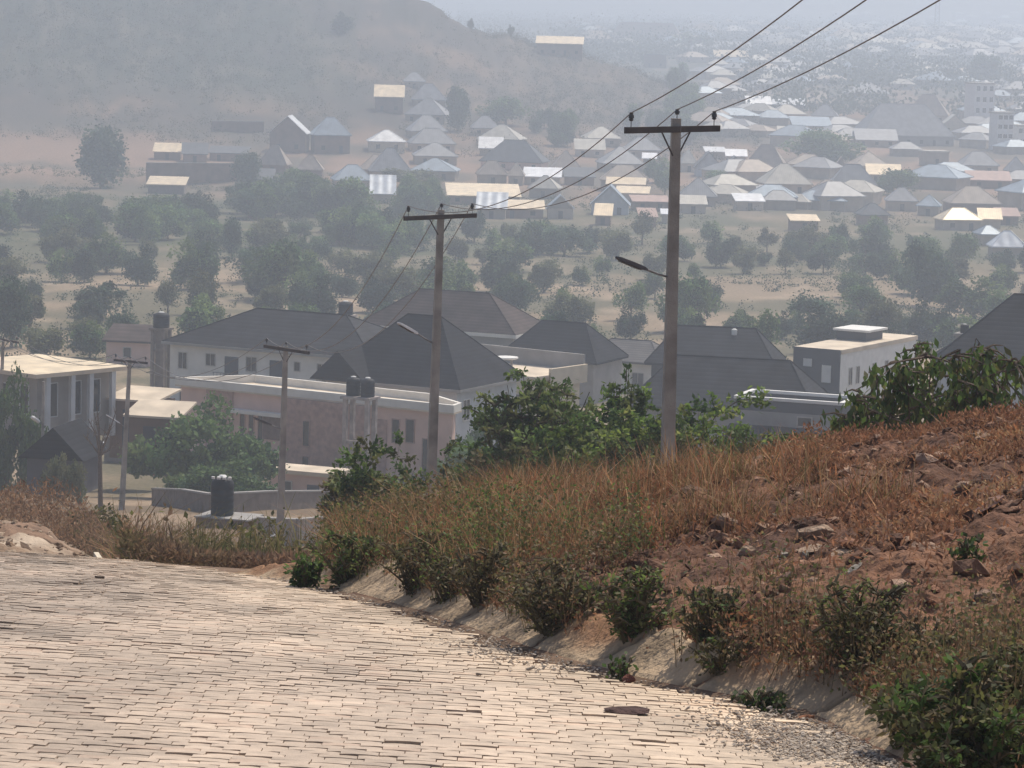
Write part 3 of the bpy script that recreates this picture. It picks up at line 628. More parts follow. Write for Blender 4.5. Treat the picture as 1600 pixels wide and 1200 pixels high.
# rubble and sheets lying in the plot behind the cabin
for i, (x, y, Y, L_, lab) in enumerate(((172, 680, 214, .9, 'pale roofing sheet lying nearest the two sheds'), (146, 690, 212, .7, 'pale roofing sheet on the rubble behind the cabin roof'), (160, 698, 210, .5, 'smallest pale roofing sheet in the rubble'), (186, 694, 211, .9, 'pale roofing sheet beside the bare tree, right side'), (208, 702, 210, .7, 'pale roofing sheet beside the fourth pole'))):
    q = hit(x, y, 185); z = q[2]; o = empty('roofing_sheet', (q[0], q[1], q[2]), rnd.uniform(-1, 1), lab, 'metal sheet')
    mb = MB(); n = 8
    vs = [(L_ * (k / n - .5) * 1.6, yy, .05 * (k % 2) + .3 + yy * .3) for k in range(n + 1) for yy in (-L_ / 2, L_ / 2)]
    mb.add(vs + [(v[0], v[1], v[2] - .03) for v in vs], [(2 * k, 2 * k + 1, 2 * k + 3, 2 * k + 2) for k in range(n)] + [(2 * k + 18, 2 * k + 20, 2 * k + 21, 2 * k + 19) for k in range(n)])
    mb.build('sheet', M['vw'], o)
    MB().box(-L_ * .5, L_ * .5, -.15, .15, -.6, .2).build('block_pile', M['block'], o)

# ------------------------------------------------------------------ power poles, street lamps and wires
def arm_frame(root, px0, px1): pass
def power_pole(label, top, bot, Y, arm_l, arm_r, lamp, rad, lampmat, tw):
    """top/bot: photo pixels of the shaft; arm_l/arm_r: crossarm ends (pixels); lamp = (root px, head px)"""
    T = Vector(bp(*top, Y)); Bp = Vector(bp(*bot, Y)); g_ = gz(Bp[0], Bp[1])
    dirv = (Bp - T).normalized(); Bt = T + dirv * ((T.z - g_ + .6) / -dirv.z)
    root = empty('power_pole', (Bt.x, Bt.y, g_), 0, label, 'power pole', 'power poles along the road'); o = Vector((Bt.x, Bt.y, g_))
    s = MB(); a = R(tw)
    def sq(p, r):
        return [tuple(p - o + Vector((math.cos(a + k * math.pi / 2 + math.pi / 4) * r, math.sin(a + k * math.pi / 2 + math.pi / 4) * r, 0))) for k in range(4)]
    n = 6; vs = []; fs = []
    for i in range(n + 1):
        p = Bt.lerp(T, i / n); vs += sq(p, rad * (1.75 - .75 * i / n) * 1.414 * .5)
    for i in range(n):
        for k in range(4): fs.append((4 * i + k, 4 * i + (k + 1) % 4, 4 * i + 4 + (k + 1) % 4, 4 * i + 4 + k))
    fs.append(tuple(range(4 * n, 4 * n + 4))); s.add(vs, fs); s.build('shaft', M['pole'], root)
    # crossarm: a channel between two points at the pole's own distance, swung by tw
    m0 = Vector(bp((arm_l[0] + arm_r[0]) / 2, (arm_l[1] + arm_r[1]) / 2, Y)); half = abs(bp(*arm_r, Y)[0] - bp(*arm_l, Y)[0]) / 2
    slope = (arm_r[1] - arm_l[1]) / (arm_r[0] - arm_l[0]) - math.tan(ROLL)
    dz = m0.z / Y; # yaw that makes a level arm slope this much in the picture
    yaw = math.atan(max(-1.2, min(1.2, slope / max(.02, -dz))))
    ax = Vector((1, -math.tan(yaw), 0)); ax.normalize(); Lh = half / max(.3, ax.x)
    pd = (T - Bt).normalized(); cpt = T - pd * ((T.z - m0.z)) + Vector((0, -rad * .75, 0))
    nrm = Vector((-ax.y, ax.x, 0)); h = rad * .36; th = rad * .22
    shift = m0.x - cpt.x
    c0 = cpt - o + ax * shift
    ca = MB(); e0 = c0 - ax * Lh; e1 = c0 + ax * Lh
    ca.add([e0 - nrm * th - Vector((0, 0, h)), e1 - nrm * th - Vector((0, 0, h)), e1 + nrm * th - Vector((0, 0, h)), e0 + nrm * th - Vector((0, 0, h)),
            e0 - nrm * th + Vector((0, 0, h)), e1 - nrm * th + Vector((0, 0, h)), e1 + nrm * th + Vector((0, 0, h)), e0 + nrm * th + Vector((0, 0, h))],
           [(3, 2, 1, 0), (4, 5, 6, 7), (0, 1, 5, 4), (1, 2, 6, 5), (2, 3, 7, 6), (3, 0, 4, 7)])
    crossarm = ca.build('crossarm', M['arm'], root)
    pc = cpt - o
    for sg in (-1, 1):
        MB().tube([pc + ax * sg * Lh * .30 - Vector((0, 0, h)), pc + ax * sg * rad * .5 - Vector((0, 0, Lh * .34))], rad * .10, 6).build('brace', M['arm'], root)
    tips = []
    for k, pt in enumerate((e0 + ax * Lh * .11, None, e1 - ax * Lh * .11)):
        top_ = (T - o + Vector((rad * .1, 0, 0))) if pt is None else pt + Vector((0, 0, h))
        hh = rad * .66 if pt is not None else rad * .42
        ins = MB(); ins.lathe([(rad * .05, 0), (rad * .05, hh), (rad * .18, hh * 1.05), (rad * .30, hh * 1.25), (rad * .22, hh * 1.45), (rad * .34, hh * 1.6), (rad * .30, hh * 2.1), (rad * .2, hh * 2.3), (rad * .26, hh * 2.5), (rad * .1, hh * 2.6)], 12, top_)
        ins.build('insulator', M['insul'], root); tips.append(o + top_ + Vector((0, 0, hh * 2.5)))
    if lamp:
        (rx, ry), (ax_, ay_), (hx, hy) = lamp
        p0 = Vector(bp(rx, ry, Y)) - o; p1 = Vector(bp(ax_, ay_, Y - .35)) - o; p2 = Vector(bp(hx, hy, Y - .7)) - o
        arm = MB().tube([p0, p0.lerp(p1, .5) - Vector((0, 0, .01)), p1], rad * .13, 8).build('lamp_arm', M['steel'], root)
        d = (p2 - p1); Ld = d.length; d.normalize(); sd_ = d.cross(Vector((0, 0, 1))).normalized(); up_ = sd_.cross(d).normalized()
        hd = MB(); w_ = rad * .62; hh = rad * .22
        ring = [(-.02, .35, .5), (.10, .8, .9), (.45, 1, 1), (.9, .95, .8), (1.0, .6, .5)]; vs = []
        for (t, ww, h2) in ring:
            c = p1 + d * (Ld * t); vs += [c - sd_ * w_ * ww - up_ * hh * h2, c + sd_ * w_ * ww - up_ * hh * h2, c + sd_ * w_ * ww * .8 + up_ * hh * h2, c - sd_ * w_ * ww * .8 + up_ * hh * h2]
        fs = [(3, 2, 1, 0), tuple(range(16, 20))]
        for i in range(4):
            for k in range(4): fs.append((4 * i + k, 4 * i + (k + 1) % 4, 4 * i + 4 + (k + 1) % 4, 4 * i + 4 + k))
        head = hd.add(vs, fs).build('lamp_head', M[lampmat], root)
        g2 = MB(); c1, c2 = p1 + d * Ld * .2 - up_ * (hh + .004), p1 + d * Ld * .88 - up_ * (hh + .004)
        g2.add([c1 - sd_ * w_ * .7, c2 - sd_ * w_ * .7, c2 + sd_ * w_ * .7, c1 + sd_ * w_ * .7, c1 - sd_ * w_ * .7 - up_ * .02, c2 - sd_ * w_ * .7 - up_ * .02, c2 + sd_ * w_ * .7 - up_ * .02, c1 + sd_ * w_ * .7 - up_ * .02], [(0, 1, 2, 3), (7, 6, 5, 4), (0, 4, 5, 1), (1, 5, 6, 2), (2, 6, 7, 3), (3, 7, 4, 0)]).build('lamp_lens', M['lampb'], head)
    return tips
TP = []
TP.append(power_pole('nearest and tallest grey concrete power pole, behind the green bushes, lamp arm pointing left', (1056.5, 185), (1042, 760), 69, (971, 203), (1125, 200), ((1044, 433), (1010, 421), (964, 402)), .185, 'lampb', 8))
TP.append(power_pole('concrete power pole in front of the pink building end, pale lamp head', (689, 328), (672, 800), 97, (634, 341), (743, 336), ((676, 536), (652, 521), (622, 504)), .185, 'lampw', 12))
TP.append(power_pole('slim concrete power pole beside the wall with the black tank, crossarm sloping right', (446.5, 541), (437, 850), 143, (411, 540), (487, 551), ((441, 671), (424, 664), (396, 652)), .19, 'lampb', 16))
TP.append(power_pole('thin grey power pole rising from the left dry grass, fourth down the road', (203, 562), (189, 815), 192, (177, 562), (233, 567), ((196, 668), (187, 661), (166, 648)), .19, 'lampw', 16))
TP.append(power_pole('most distant power pole cut by the left edge of the photo', (5, 530), (-1, 690), 232, (-22, 526), (36, 535), None, .2, 'lampb', 16))
# the lamp column standing behind the cabin
q = Vector(bp(66, 716, 207)); g_ = gz(q.x, q.y); ls = empty('street_lamp', (q.x, q.y, g_), 0, 'short grey street lamp column in front of the bungalow with bright roof', 'street lamp')
tp = Vector(bp(68, 596, 207)); oo = Vector((q.x, q.y, g_))
MB().tube([(0, 0, -.5), tp - oo], [.12, .09], 8).build('column', M['pole'], ls)
p0 = Vector(bp(67, 664, 207)) - oo; p1 = Vector(bp(62, 660, 206.8)) - oo; p2 = Vector(bp(49, 651, 206.4)) - oo
la = MB().tube([p0, p1], .04, 6).build('lamp_arm', M['steel'], ls); MB().tube([p1, p1.lerp(p2, .15), p1.lerp(p2, .85), p2], [.06, .13, .13, .07], 8).build('lamp_head', M['lampw'], la)
# pale pipe stub by the third pole
q = Vector(bp(407, 849, 150)); o = empty('pipe', q, 0, 'short white pipe leaning on the wall left of the third pole base', 'pipe')
e = Vector(bp(431, 836, 150)) - q; MB().tube([(0, 0, 0), e], .075, 10).build('barrel', M['white'], o); MB().tube([(0, 0, -.0), Vector((0, 0, gz(q.x, q.y) - q.z - .3))], .05, 8).build('post', M['steel'], o)

WL = ('left', 'middle', 'right')
def wire(k, a, b, sag, label, r=.012):
    n = 28; pts = [a.lerp(b, i / n) - Vector((0, 0, 4 * sag * (i / n) * (1 - i / n))) for i in range(n + 1)]
    o = a.copy(); m = MB().tube([p - o for p in pts], r, 6)
    return tag(m.build('power_wire', M['wire'], None, o), label, 'wire', 'overhead wires')
# span from behind the camera to the nearest pole
endpx = ((1256, -2), (1356, -2), (1472, -2))
for k in range(3):
    a = TP[0][k]; r_ = Vector(ray(*endpx[k])) * 47.0
    Pm = r_; d = (Pm - a)
    far = a + d * 3.2; far.z += 0.75 * 3.2 * 1.0
    # place the far support so that the sagging wire passes through Pm
    n_t = 1 / 3.2; sag = 1.15; far = Vector((a.x + d.x * 3.2, a.y + d.y * 3.2, 0)); far.z = (Pm.z + 4 * sag * n_t * (1 - n_t) - a.z * (1 - n_t)) / n_t
    wire(k, a, far, sag, f'{WL[k]} of the three wires climbing to the top right from the tallest pole', .012)
for i, sg in ((0, .9), (1, 1.9), (2, 1.6), (3, 1.2)):
    nm = (('tallest pole', 'second pole'), ('second pole', 'third pole'), ('third pole', 'fourth pole'), ('fourth pole', 'pole at the left edge'))[i]
    for k in range(3):
        wire(k, TP[i][k], TP[i + 1][k], sg, f'{WL[k]} of three sagging wires between the {nm[0]} and the {nm[1]}', .012 + .002 * i)

# lattice mast on the far plain
q = hit(1463, 58, 2000); mast = empty('radio_mast', q, 0, 'thin lattice radio mast on the far skyline at top right', 'mast')
s_ = q[1] / F_PX; Hm = 75 * s_; m = MB()
for ix, iy in ((-1, -1), (1, -1), (1, 1), (-1, 1)): m.tube([(ix * 4.2 * s_, iy * 4.2 * s_, -3), (ix * 2.2 * s_, iy * 2.2 * s_, Hm)], .45 * s_, 5)
for k in range(9):
    z0, z1 = Hm * k / 9, Hm * (k + 1) / 9; r0, r1 = (4.2 - 2 * k / 9) * s_, (4.2 - 2 * (k + 1) / 9) * s_
    for sx in (-1, 1):
        m.tube([(sx * r0, -r0, z0), (-sx * r1, -r1, z1)], .28 * s_, 4); m.tube([(r0, sx * r0, z0), (r1, -sx * r1, z1)], .28 * s_, 4)
m.build('lattice', M['steel'], mast); MB().tube([(0, 0, Hm), (0, 0, Hm + 14 * s_)], .4 * s_, 6).build('antenna', M['steel'], mast)

# ------------------------------------------------------------------ foliage helpers
def leaves(P, D, size, up=.4, rng=nr, aspect=.55, fold=0.0):
    """one rhombic leaf per point of P (n,3), pointing along D (n,3)"""
    n = len(P); D = D / np.linalg.norm(D, axis=1, keepdims=True)
    N = rng.normal(size=(n, 3)); N[:, 2] = np.abs(N[:, 2]) + up; S = np.cross(D, N); S /= np.linalg.norm(S, axis=1, keepdims=True) + 1e-9
    L = size * rng.uniform(.6, 1.25, (n, 1)); 
    V = np.stack([P, P + D * L * .5 + S * L * aspect * .5, P + D * L, P + D * L * .5 - S * L * aspect * .5], 1)
    return V.reshape(-1, 3), np.arange(4 * n).reshape(-1, 4)
def jitter_col(base, n, rng=nr, v=.25, hue=.12):
    c = np.array(base)[None, :] * rng.uniform(1 - v, 1 + v, (n, 1)); c = c * (1 + rng.uniform(-hue, hue, (n, 3)))
    return np.clip(c, .003, .9)
def stems_mesh(paths, mat_, name, parent, r0=.012, n=4):
    m = MB()
    for p in paths: m.tube(p, [r0 * (1 - .75 * i / (len(p) - 1)) for i in range(len(p))], n)
    return m.build(name, mat_, parent)
def shrub(name, label, cat, X, Y, h, spread, nst, leaf, nleaf, cols, group=None, droop=0.0, lean=(0, 0), z=None, stem_r=.012, twigs=5, bare=.15, scatter=1.0, full=.72):
    """stems that fan out from the base, twigs along them, leaves along the twigs"""
    z = gz(X, Y) if z is None else z
    root = empty(name, (X, Y, z), 0, label, cat, group); paths = []; pts = []; dirs = []
    for i in range(nst):
        a = rnd.uniform(0, 2 * math.pi); rr = spread * math.sqrt(rnd.random()); hh = h * rnd.uniform(full, 1.0) * math.sqrt(max(.1, 1 - (.75 if full < .8 else .45) * (rr / max(spread, .01)) ** 2))
        tip = Vector((math.cos(a) * rr + lean[0] * hh, math.sin(a) * rr + lean[1] * hh, hh)); b0 = Vector((rnd.uniform(-.15, .15) * spread, rnd.uniform(-.15, .15) * spread, -.12))
        mid = b0.lerp(tip, .5) + Vector((0, 0, hh * .16)) - Vector((math.cos(a), math.sin(a), 0)) * rr * .12
        P_ = []
        for k in range(6):
            t = k / 5; P_.append(b0 * (1 - t) ** 2 + mid * 2 * t * (1 - t) + tip * t * t - Vector((0, 0, droop * hh * max(0, t - .5) ** 2 * 2)))
        paths.append(P_)
        for k in range(twigs):
            t = bare + (1 - bare) * rnd.random(); f = t * 5; j = min(4, int(f)); p = P_[j].lerp(P_[j + 1], f - j)
            d = Vector((rnd.gauss(0, 1), rnd.gauss(0, 1), rnd.uniform(-.1, .8) - droop * 1.2)).normalized() * spread * rnd.uniform(.15, .42) * scatter
            paths.append([p, p + d * .5 + Vector((0, 0, .02)), p + d])
            pts.append(p); dirs.append(d)
    m = len(pts); A = np.array([tuple(p) for p in pts]); Dn = np.array([tuple(d) for d in dirs]); ii = nr.integers(0, m, nleaf)
    t = nr.uniform(.1, 1.05, (nleaf, 1)); P_ = A[ii] + Dn[ii] * t + nr.normal(size=(nleaf, 3)) * leaf * .35
    dd = Dn[ii] / (np.linalg.norm(Dn[ii], axis=1, keepdims=True)) * .6 + nr.normal(size=(nleaf, 3)) * .75; dd[:, 2] -= droop * .9
    V, Fq = leaves(P_, dd, leaf)
    tw = nr.uniform(.7, 1.25, m)[ii]; cc = np.array(cols)[nr.integers(0, len(cols), m)[ii]]
    C = np.clip(cc * tw[:, None] * nr.uniform(.75, 1.3, (nleaf, 1)), .004, .8)
    link('foliage', np_mesh('foliage', V, Fq, M['leaf'], np.repeat(C, 4, 0)), root)
    stems_mesh(paths, M['stalk'], 'stem', root, stem_r)
    return root
GREEN = [(.095, .155, .040), (.065, .11, .032), (.13, .18, .05), (.17, .20, .065)]
OLIVE = [(.125, .13, .045), (.085, .095, .038), (.16, .145, .06), (.18, .145, .07)]
LIME = [(.15, .23, .045), (.19, .25, .055), (.11, .175, .04), (.24, .26, .08)]
DRYC = [(.26, .17, .10), (.20, .12, .07), (.15, .10, .06), (.12, .10, .045)]
def at(px, py, Y):
    q = bp(px, py, Y); return q[0], Y

# ------------------------------------------------------------------ bushes one can tell apart
def bush_px(name, label, px, py, Y, wpx, hpx, nst, leafm, nleaf, cols, cat='bush', **k):
    """px,py = photo pixel of the bush's top centre; w/h in pixels"""
    if Y < 36:
        q = hit(px, py + hpx, 11); Y = q[1]; s = Y / F_PX; z = q[2]; h = hpx * s * rnd.uniform(.85, 1.1); nleaf = int(nleaf * 1.35)
    else:
        s = Y / F_PX; q = bp(px, py, Y); z = gz(q[0], Y); h = max(q[2] - z, .12) * 1.06; nleaf = int(nleaf * 3.0); wpx *= 1.3; nst = int(nst * 1.4); k.setdefault('bare', .5); k['full'] = .86
    return shrub(name, label, cat, q[0], Y, h, wpx * s * .5, nst, leafm, nleaf, cols, **k)
# bottom right corner
bush_px('shrub', 'leafy green shrub filling the bottom right corner', 1500, 1000, 15.0, 250, 235, 36, .050, 2600, OLIVE + GREEN[:2], cat='shrub', twigs=7)
bush_px('shrub', 'dark twiggy shrub at the very bottom right below the corner shrub', 1550, 1090, 13.7, 220, 150, 26, .045, 1800, OLIVE[:2] + GREEN[:2], cat='shrub', twigs=7)
bush_px('shrub', 'yellow-green shrub above the corner shrub at the right edge', 1585, 985, 16.6, 190, 120, 20, .045, 1100, OLIVE + GREEN, cat='shrub')
bush_px('shrub', 'low green shrub at the road edge left of the corner shrub', 1420, 1050, 14.8, 130, 110, 18, .042, 700, OLIVE + GREEN[:2], cat='shrub')
# on the bank
bush_px('weed_bush', 'tall olive weed bush on the bank right of the reddish boulder', 1345, 905, 18.2, 210, 130, 34, .030, 1500, OLIVE + GREEN[2:], twigs=6)
bush_px('weed_bush', 'dry-topped weed bush beside the olive weed bush on its right', 1450, 945, 17.6, 140, 110, 22, .028, 700, OLIVE + DRYC[:2], twigs=6)
bush_px('weed_bush', 'small dark green plant alone on the bare upper bank at right', 1512, 835, 22.5, 62, 55, 9, .045, 170, GREEN[:2], twigs=5)
bush_px('weed_bush', 'creeping dark green plant on the drain lining at the paving edge', 1190, 1070, 17.2, 110, 40, 14, .048, 300, GREEN[:2], twigs=6, droop=.35)
bush_px('weed_bush', 'little upright dark weed on the paving beside the round red stone', 968, 1018, 19.9, 42, 40, 6, .040, 90, GREEN[:2], twigs=4)
bush_px('weed_bush', 'dense green weed bush at the drain above the little upright weed', 990, 872, 22.6, 170, 122, 30, .036, 1100, GREEN + OLIVE[:1], twigs=6)
bush_px('weed_bush', 'brown-green weed bush left of the dense green weed bush', 870, 868, 24.4, 190, 112, 30, .034, 1000, OLIVE + DRYC[2:], twigs=6)
bush_px('weed_bush', 'green weed bush on the drain edge left of the reddish boulder', 1110, 905, 21.0, 140, 95, 22, .032, 700, GREEN[:2] + OLIVE, twigs=6)
bush_px('weed_bush', 'trailing olive weeds below the reddish boulder over the drain', 1130, 985, 19.6, 120, 60, 16, .030, 600, OLIVE + GREEN[:1], twigs=6, droop=.25)
bush_px('weed_bush', 'dark round weed bush at the road bend, leftmost on the bank', 480, 862, 31.5, 64, 60, 16, .055, 520, GREEN[:2], twigs=6)
bush_px('weed_bush', 'green weed bush right behind the round bush at the road bend', 545, 815, 32.5, 130, 95, 22, .045, 800, OLIVE[:2] + GREEN, twigs=6)
bush_px('weed_bush', 'straw-brown weed bush in the middle of the roadside row', 650, 812, 30.5, 150, 110, 26, .035, 800, DRYC + OLIVE, twigs=6)
bush_px('weed_bush', 'tall dry weed bush left of the brown-green weed bush', 760, 825, 27.8, 160, 115, 26, .032, 900, DRYC[1:] + OLIVE, twigs=6)
bush_px('weed_bush', 'olive-brown weed bush on the mound foot below the second pole', 700, 860, 28.2, 110, 75, 18, .032, 600, OLIVE + DRYC[2:], twigs=6)
# behind the mound
bush_px('tree', 'broad leafy green bush tree left of the tallest pole, in front of the cream house', 850, 594, 74, 180, 190, 30, .16, 4200, GREEN + OLIVE[:1], cat='tree', stem_r=.035, twigs=9, bare=.3)
bush_px('tree', 'taller green bush tree top just left of the tallest pole', 968, 588, 73, 105, 150, 18, .15, 2400, GREEN + LIME[:1], cat='tree', stem_r=.03, twigs=8, bare=.3)
bush_px('bush', 'bright green bush at the foot of the tallest pole, left of it', 1000, 640, 72, 130, 110, 18, .15, 2000, LIME + GREEN[:1], twigs=7)
bush_px('bush', 'bright lime green bush right of the tallest pole', 1105, 642, 72, 140, 120, 24, .14, 2800, LIME + GREEN[:2], twigs=7)
bush_px('bush', 'low light green bush running down right of the lime bush', 1190, 668, 71, 130, 70, 18, .14, 1800, LIME + OLIVE, twigs=7)
bush_px('bush', 'green bush with a lone arching branch, left of the second pole', 600, 700, 62, 120, 120, 20, .12, 2200, GREEN + OLIVE[:1], twigs=7)
bush_px('bush', 'dull green bush hugging the second pole on its left', 535, 742, 64, 70, 90, 12, .11, 1300, GREEN[:2] + OLIVE, twigs=6)
bush_px('bush', 'grey-green bush between the second pole and the broad bush tree', 745, 690, 75, 130, 110, 18, .12, 1600, GREEN[:2] + OLIVE[:2], twigs=6)
bush_px('bush', 'green bush filling the gap below the broad bush tree', 905, 650, 71, 170, 110, 22, .15, 2200, GREEN + LIME[:2], twigs=7)
bush_px('bush', 'dark green bush low in front of the pink building corner', 785, 690, 72, 140, 90, 20, .15, 1700, GREEN[:2] + OLIVE, twigs=7)
bush_px('bush', 'olive bush at the mound edge left of the drooping tree', 1285, 672, 42, 130, 70, 18, .09, 1400, OLIVE + GREEN[:1], twigs=7)
bush_px('bush', 'pale green sapling bush with sparse leaves above the second road bend', 380, 830, 70, 130, 100, 16, .14, 500, OLIVE + LIME[:1], twigs=7)
bush_px('bush', 'dull green bush on the left dry slope below the fourth pole', 160, 800, 72, 90, 90, 16, .13, 700, OLIVE, twigs=7)
# arching vine branch in front of the white parapet house
q = bp(1085, 690, 71); z0 = gz(q[0], 71); br = empty('vine_branch', (q[0], 71, z0), 0, 'long green vine branch arching out to the right over the white parapet house', 'branch')
pth = [Vector((bp(x, y, 71)[0] - q[0], 0, bp(x, y, 71)[2] - z0)) for x, y in ((1085, 760), (1095, 690), (1118, 650), (1150, 628), (1180, 622), (1198, 628))]
stems_mesh([pth], M['stalk'], 'stem', br, .022)
n = 230; tt = nr.uniform(.8, 4.999, n); ii = tt.astype(int); A = np.array([tuple(p) for p in pth]); Pp = A[ii] + (A[ii + 1] - A[ii]) * (tt - ii)[:, None] + nr.normal(size=(n, 3)) * .11
V, Fq = leaves(Pp, nr.normal(size=(n, 3)) + np.array([.4, 0, .3]), .17); C = np.array(GREEN + LIME[:2])[nr.integers(0, 6, n)] * nr.uniform(.8, 1.3, (n, 1)); link('foliage', np_mesh('foliage', V, Fq, M['leaf'], np.repeat(C, 4, 0)), br)

# the drooping tree on top of the mound
def droop_tree():
    Y = 39.0; s = Y / F_PX; q = bp(1440, 680, Y); z = gz(q[0], Y)
    root = empty('small_tree', (q[0], Y, z), 0, 'small drooping-leaved tree on top of the mound before the slate-grey roof', 'tree'); o = Vector((q[0], Y, z)); paths = []; P_ = []; D_ = []
    tips = ((1345, 610), (1370, 575), (1400, 560), (1430, 538), (1455, 545), (1395, 600), (1470, 580), (1500, 545), (1525, 528), (1545, 545), (1515, 575), (1580, 560), (1350, 630), (1430, 600), (1490, 610), (1330, 640), (1385, 635), (1460, 630), (1560, 600), (1416, 570), (1535, 560))
    for (x, y) in tips:
        tip = Vector(bp(x, y, Y + rnd.uniform(-.9, .9))) - o; b0 = Vector((rnd.uniform(-.3, .3) + (.35 if x > 1480 else -.2), rnd.uniform(-.2, .2), -.3)); c1 = b0.lerp(tip, .5) + Vector((0, 0, .28))
        pth = [b0 * (1 - t) ** 2 + c1 * 2 * t * (1 - t) + tip * t * t for t in (0, .2, .4, .6, .8, 1)]
        ex = tip + Vector((rnd.choice((-1, 1)) * .12, rnd.uniform(-.1, .1), -.16)); pth.append(ex); paths.append(pth)
        for k in range(13):
            f = rnd.uniform(2.6, 5.99); j = int(f); p = pth[j].lerp(pth[j + 1], f - j); d = Vector((rnd.gauss(0, .25), rnd.gauss(0, .25), rnd.uniform(-.30, .05)))
            paths.append([p, p + d * .5 + Vector((0, 0, .03)), p + d])
            for w_ in range(11): P_.append(tuple(p + Vector((rnd.gauss(0, .05), rnd.gauss(0, .05), rnd.gauss(0, .05))) + d * rnd.uniform(.2, 1.05))); D_.append((rnd.gauss(0, .55), rnd.gauss(0, .55), -1))
    P_ = np.array(P_); D_ = np.array(D_); V, Fq = leaves(P_, D_, .145, aspect=.46)
    C = np.array(GREEN[:3] + OLIVE[:1])[nr.integers(0, 4, len(P_))] * nr.uniform(.75, 1.25, (len(P_), 1))
    link('crown', np_mesh('crown', V, Fq, M['leaf'], np.repeat(C, 4, 0)), root); stems_mesh(paths, M['bark'], 'trunk', root, .018)
droop_tree()

# ------------------------------------------------------------------ grass, weeds, clods and gravel nobody could count
def blades(X, Y, h, wd, cols, lean=.35, z=None, seg=True):
    n = len(X); Z = hz(X, Y) - .03 if z is None else z; a = nr.uniform(0, 2 * np.pi, n); l = np.abs(nr.normal(0, lean, n)) * h
    dx, dy = np.cos(a) * l, np.sin(a) * l; b = a + nr.normal(0, .9, n) + np.pi / 2; wx, wy = np.cos(b) * wd * .5, np.sin(b) * wd * .5
    V = np.empty((n, 6, 3)); 
    for i, (t, k, q) in enumerate(((0, 1, 0), (.55, .8, .35), (1, .12, 1.0))):
        cx, cy, cz = X + dx * q, Y + dy * q, Z + h * t
        V[:, 2 * i] = np.stack([cx - wx * k, cy - wy * k, cz], -1); V[:, 2 * i + 1] = np.stack([cx + wx * k, cy + wy * k, cz], -1)
    i0 = np.arange(n) * 6; Fq = np.concatenate([np.stack([i0, i0 + 1, i0 + 3, i0 + 2], -1), np.stack([i0 + 2, i0 + 3, i0 + 5, i0 + 4], -1)])
    return V.reshape(-1, 3), Fq, np.repeat(cols, 6, 0)
def pick(cols, n, v=.3): return np.clip(np.array(cols)[nr.integers(0, len(cols), n)] * nr.uniform(1 - v, 1 + v, (n, 1)), .004, .9)
def tdist(X, Y): return X - np.where(Y < YC, xedge(Y), xedge(YC) - (Y - YC) * .06)
RED = [(.42, .20, .10), (.34, .155, .08), (.45, .25, .13), (.27, .125, .07), (.46, .31, .18)]
STRAW = [(.42, .29, .165), (.33, .22, .12), (.26, .16, .09), (.20, .14, .07), (.16, .12, .05)]
def stuff(name, parts, mat_):
    o = 0; Vs = []; Fs = []; Cs = []
    for V, Fq, C in parts: Vs.append(V); Fs.append(Fq + o); Cs.append(C); o += len(V)
    return tag(link(name, np_mesh(name, np.concatenate(Vs), np.concatenate(Fs), mat_, np.concatenate(Cs))), kind='stuff')
def bank_pts(n, Y0, Y1, t0, t1, dens=None, seed=0):
    Y = nr.uniform(Y0, Y1, n); t = nr.uniform(t0, t1, n); X = np.where(Y < YC, xedge(Y), xedge(YC) - (Y - YC) * .06) + t
    k = fbm(X * 1.3, Y * .9, 3, 61 + seed); ok = nr.random(n) < np.clip((k - .35) * 4, 0.05, 1)
    if dens is not None: ok &= nr.random(n) < dens(X, Y, t)
    return X[ok], Y[ok]
parts = []
# reddish dry grass over the mound top
X, Y = bank_pts(90000, 22, 42, 1.2, 13, lambda X, Y, t: np.clip(.25 + .75 * sst(25, 31, Y), 0, 1))
parts.append(blades(X, Y, nr.uniform(.05, .30, len(X)) * (1 - .45 * sst(.03, .08, X / Y)), nr.uniform(.005, .011, len(X)), pick(RED, len(X)), 1.0))
# flattened dead straw on the bare bank
X, Y = bank_pts(30000, 13, 27, .9, 7)
parts.append(blades(X, Y, nr.uniform(.02, .14, len(X)), nr.uniform(.006, .014, len(X)), pick(RED[:4] + [(.16, .09, .06)], len(X)), 1.6))
# taller straw along the road edge
X, Y = bank_pts(40000, 21, 35, .35, 3.2)
parts.append(blades(X, Y, nr.uniform(.08, .45, len(X)), nr.uniform(.004, .010, len(X)), pick(STRAW + RED + OLIVE[:1], len(X)), .75))
# slope behind the mound, right of the road
n = 34000; Y = nr.uniform(36, 70, n); u = nr.uniform(-.065, .11, n); X = u * Y
ok = fbm(X * .6, Y * .5, 3, 71) > nr.uniform(.25, .6, n); X, Y = X[ok], Y[ok]
parts.append(blades(X, Y, nr.uniform(.06, .30, len(X)), nr.uniform(.007, .013, len(X)), pick(STRAW + RED[:2] + OLIVE[:1], len(X)), .85))
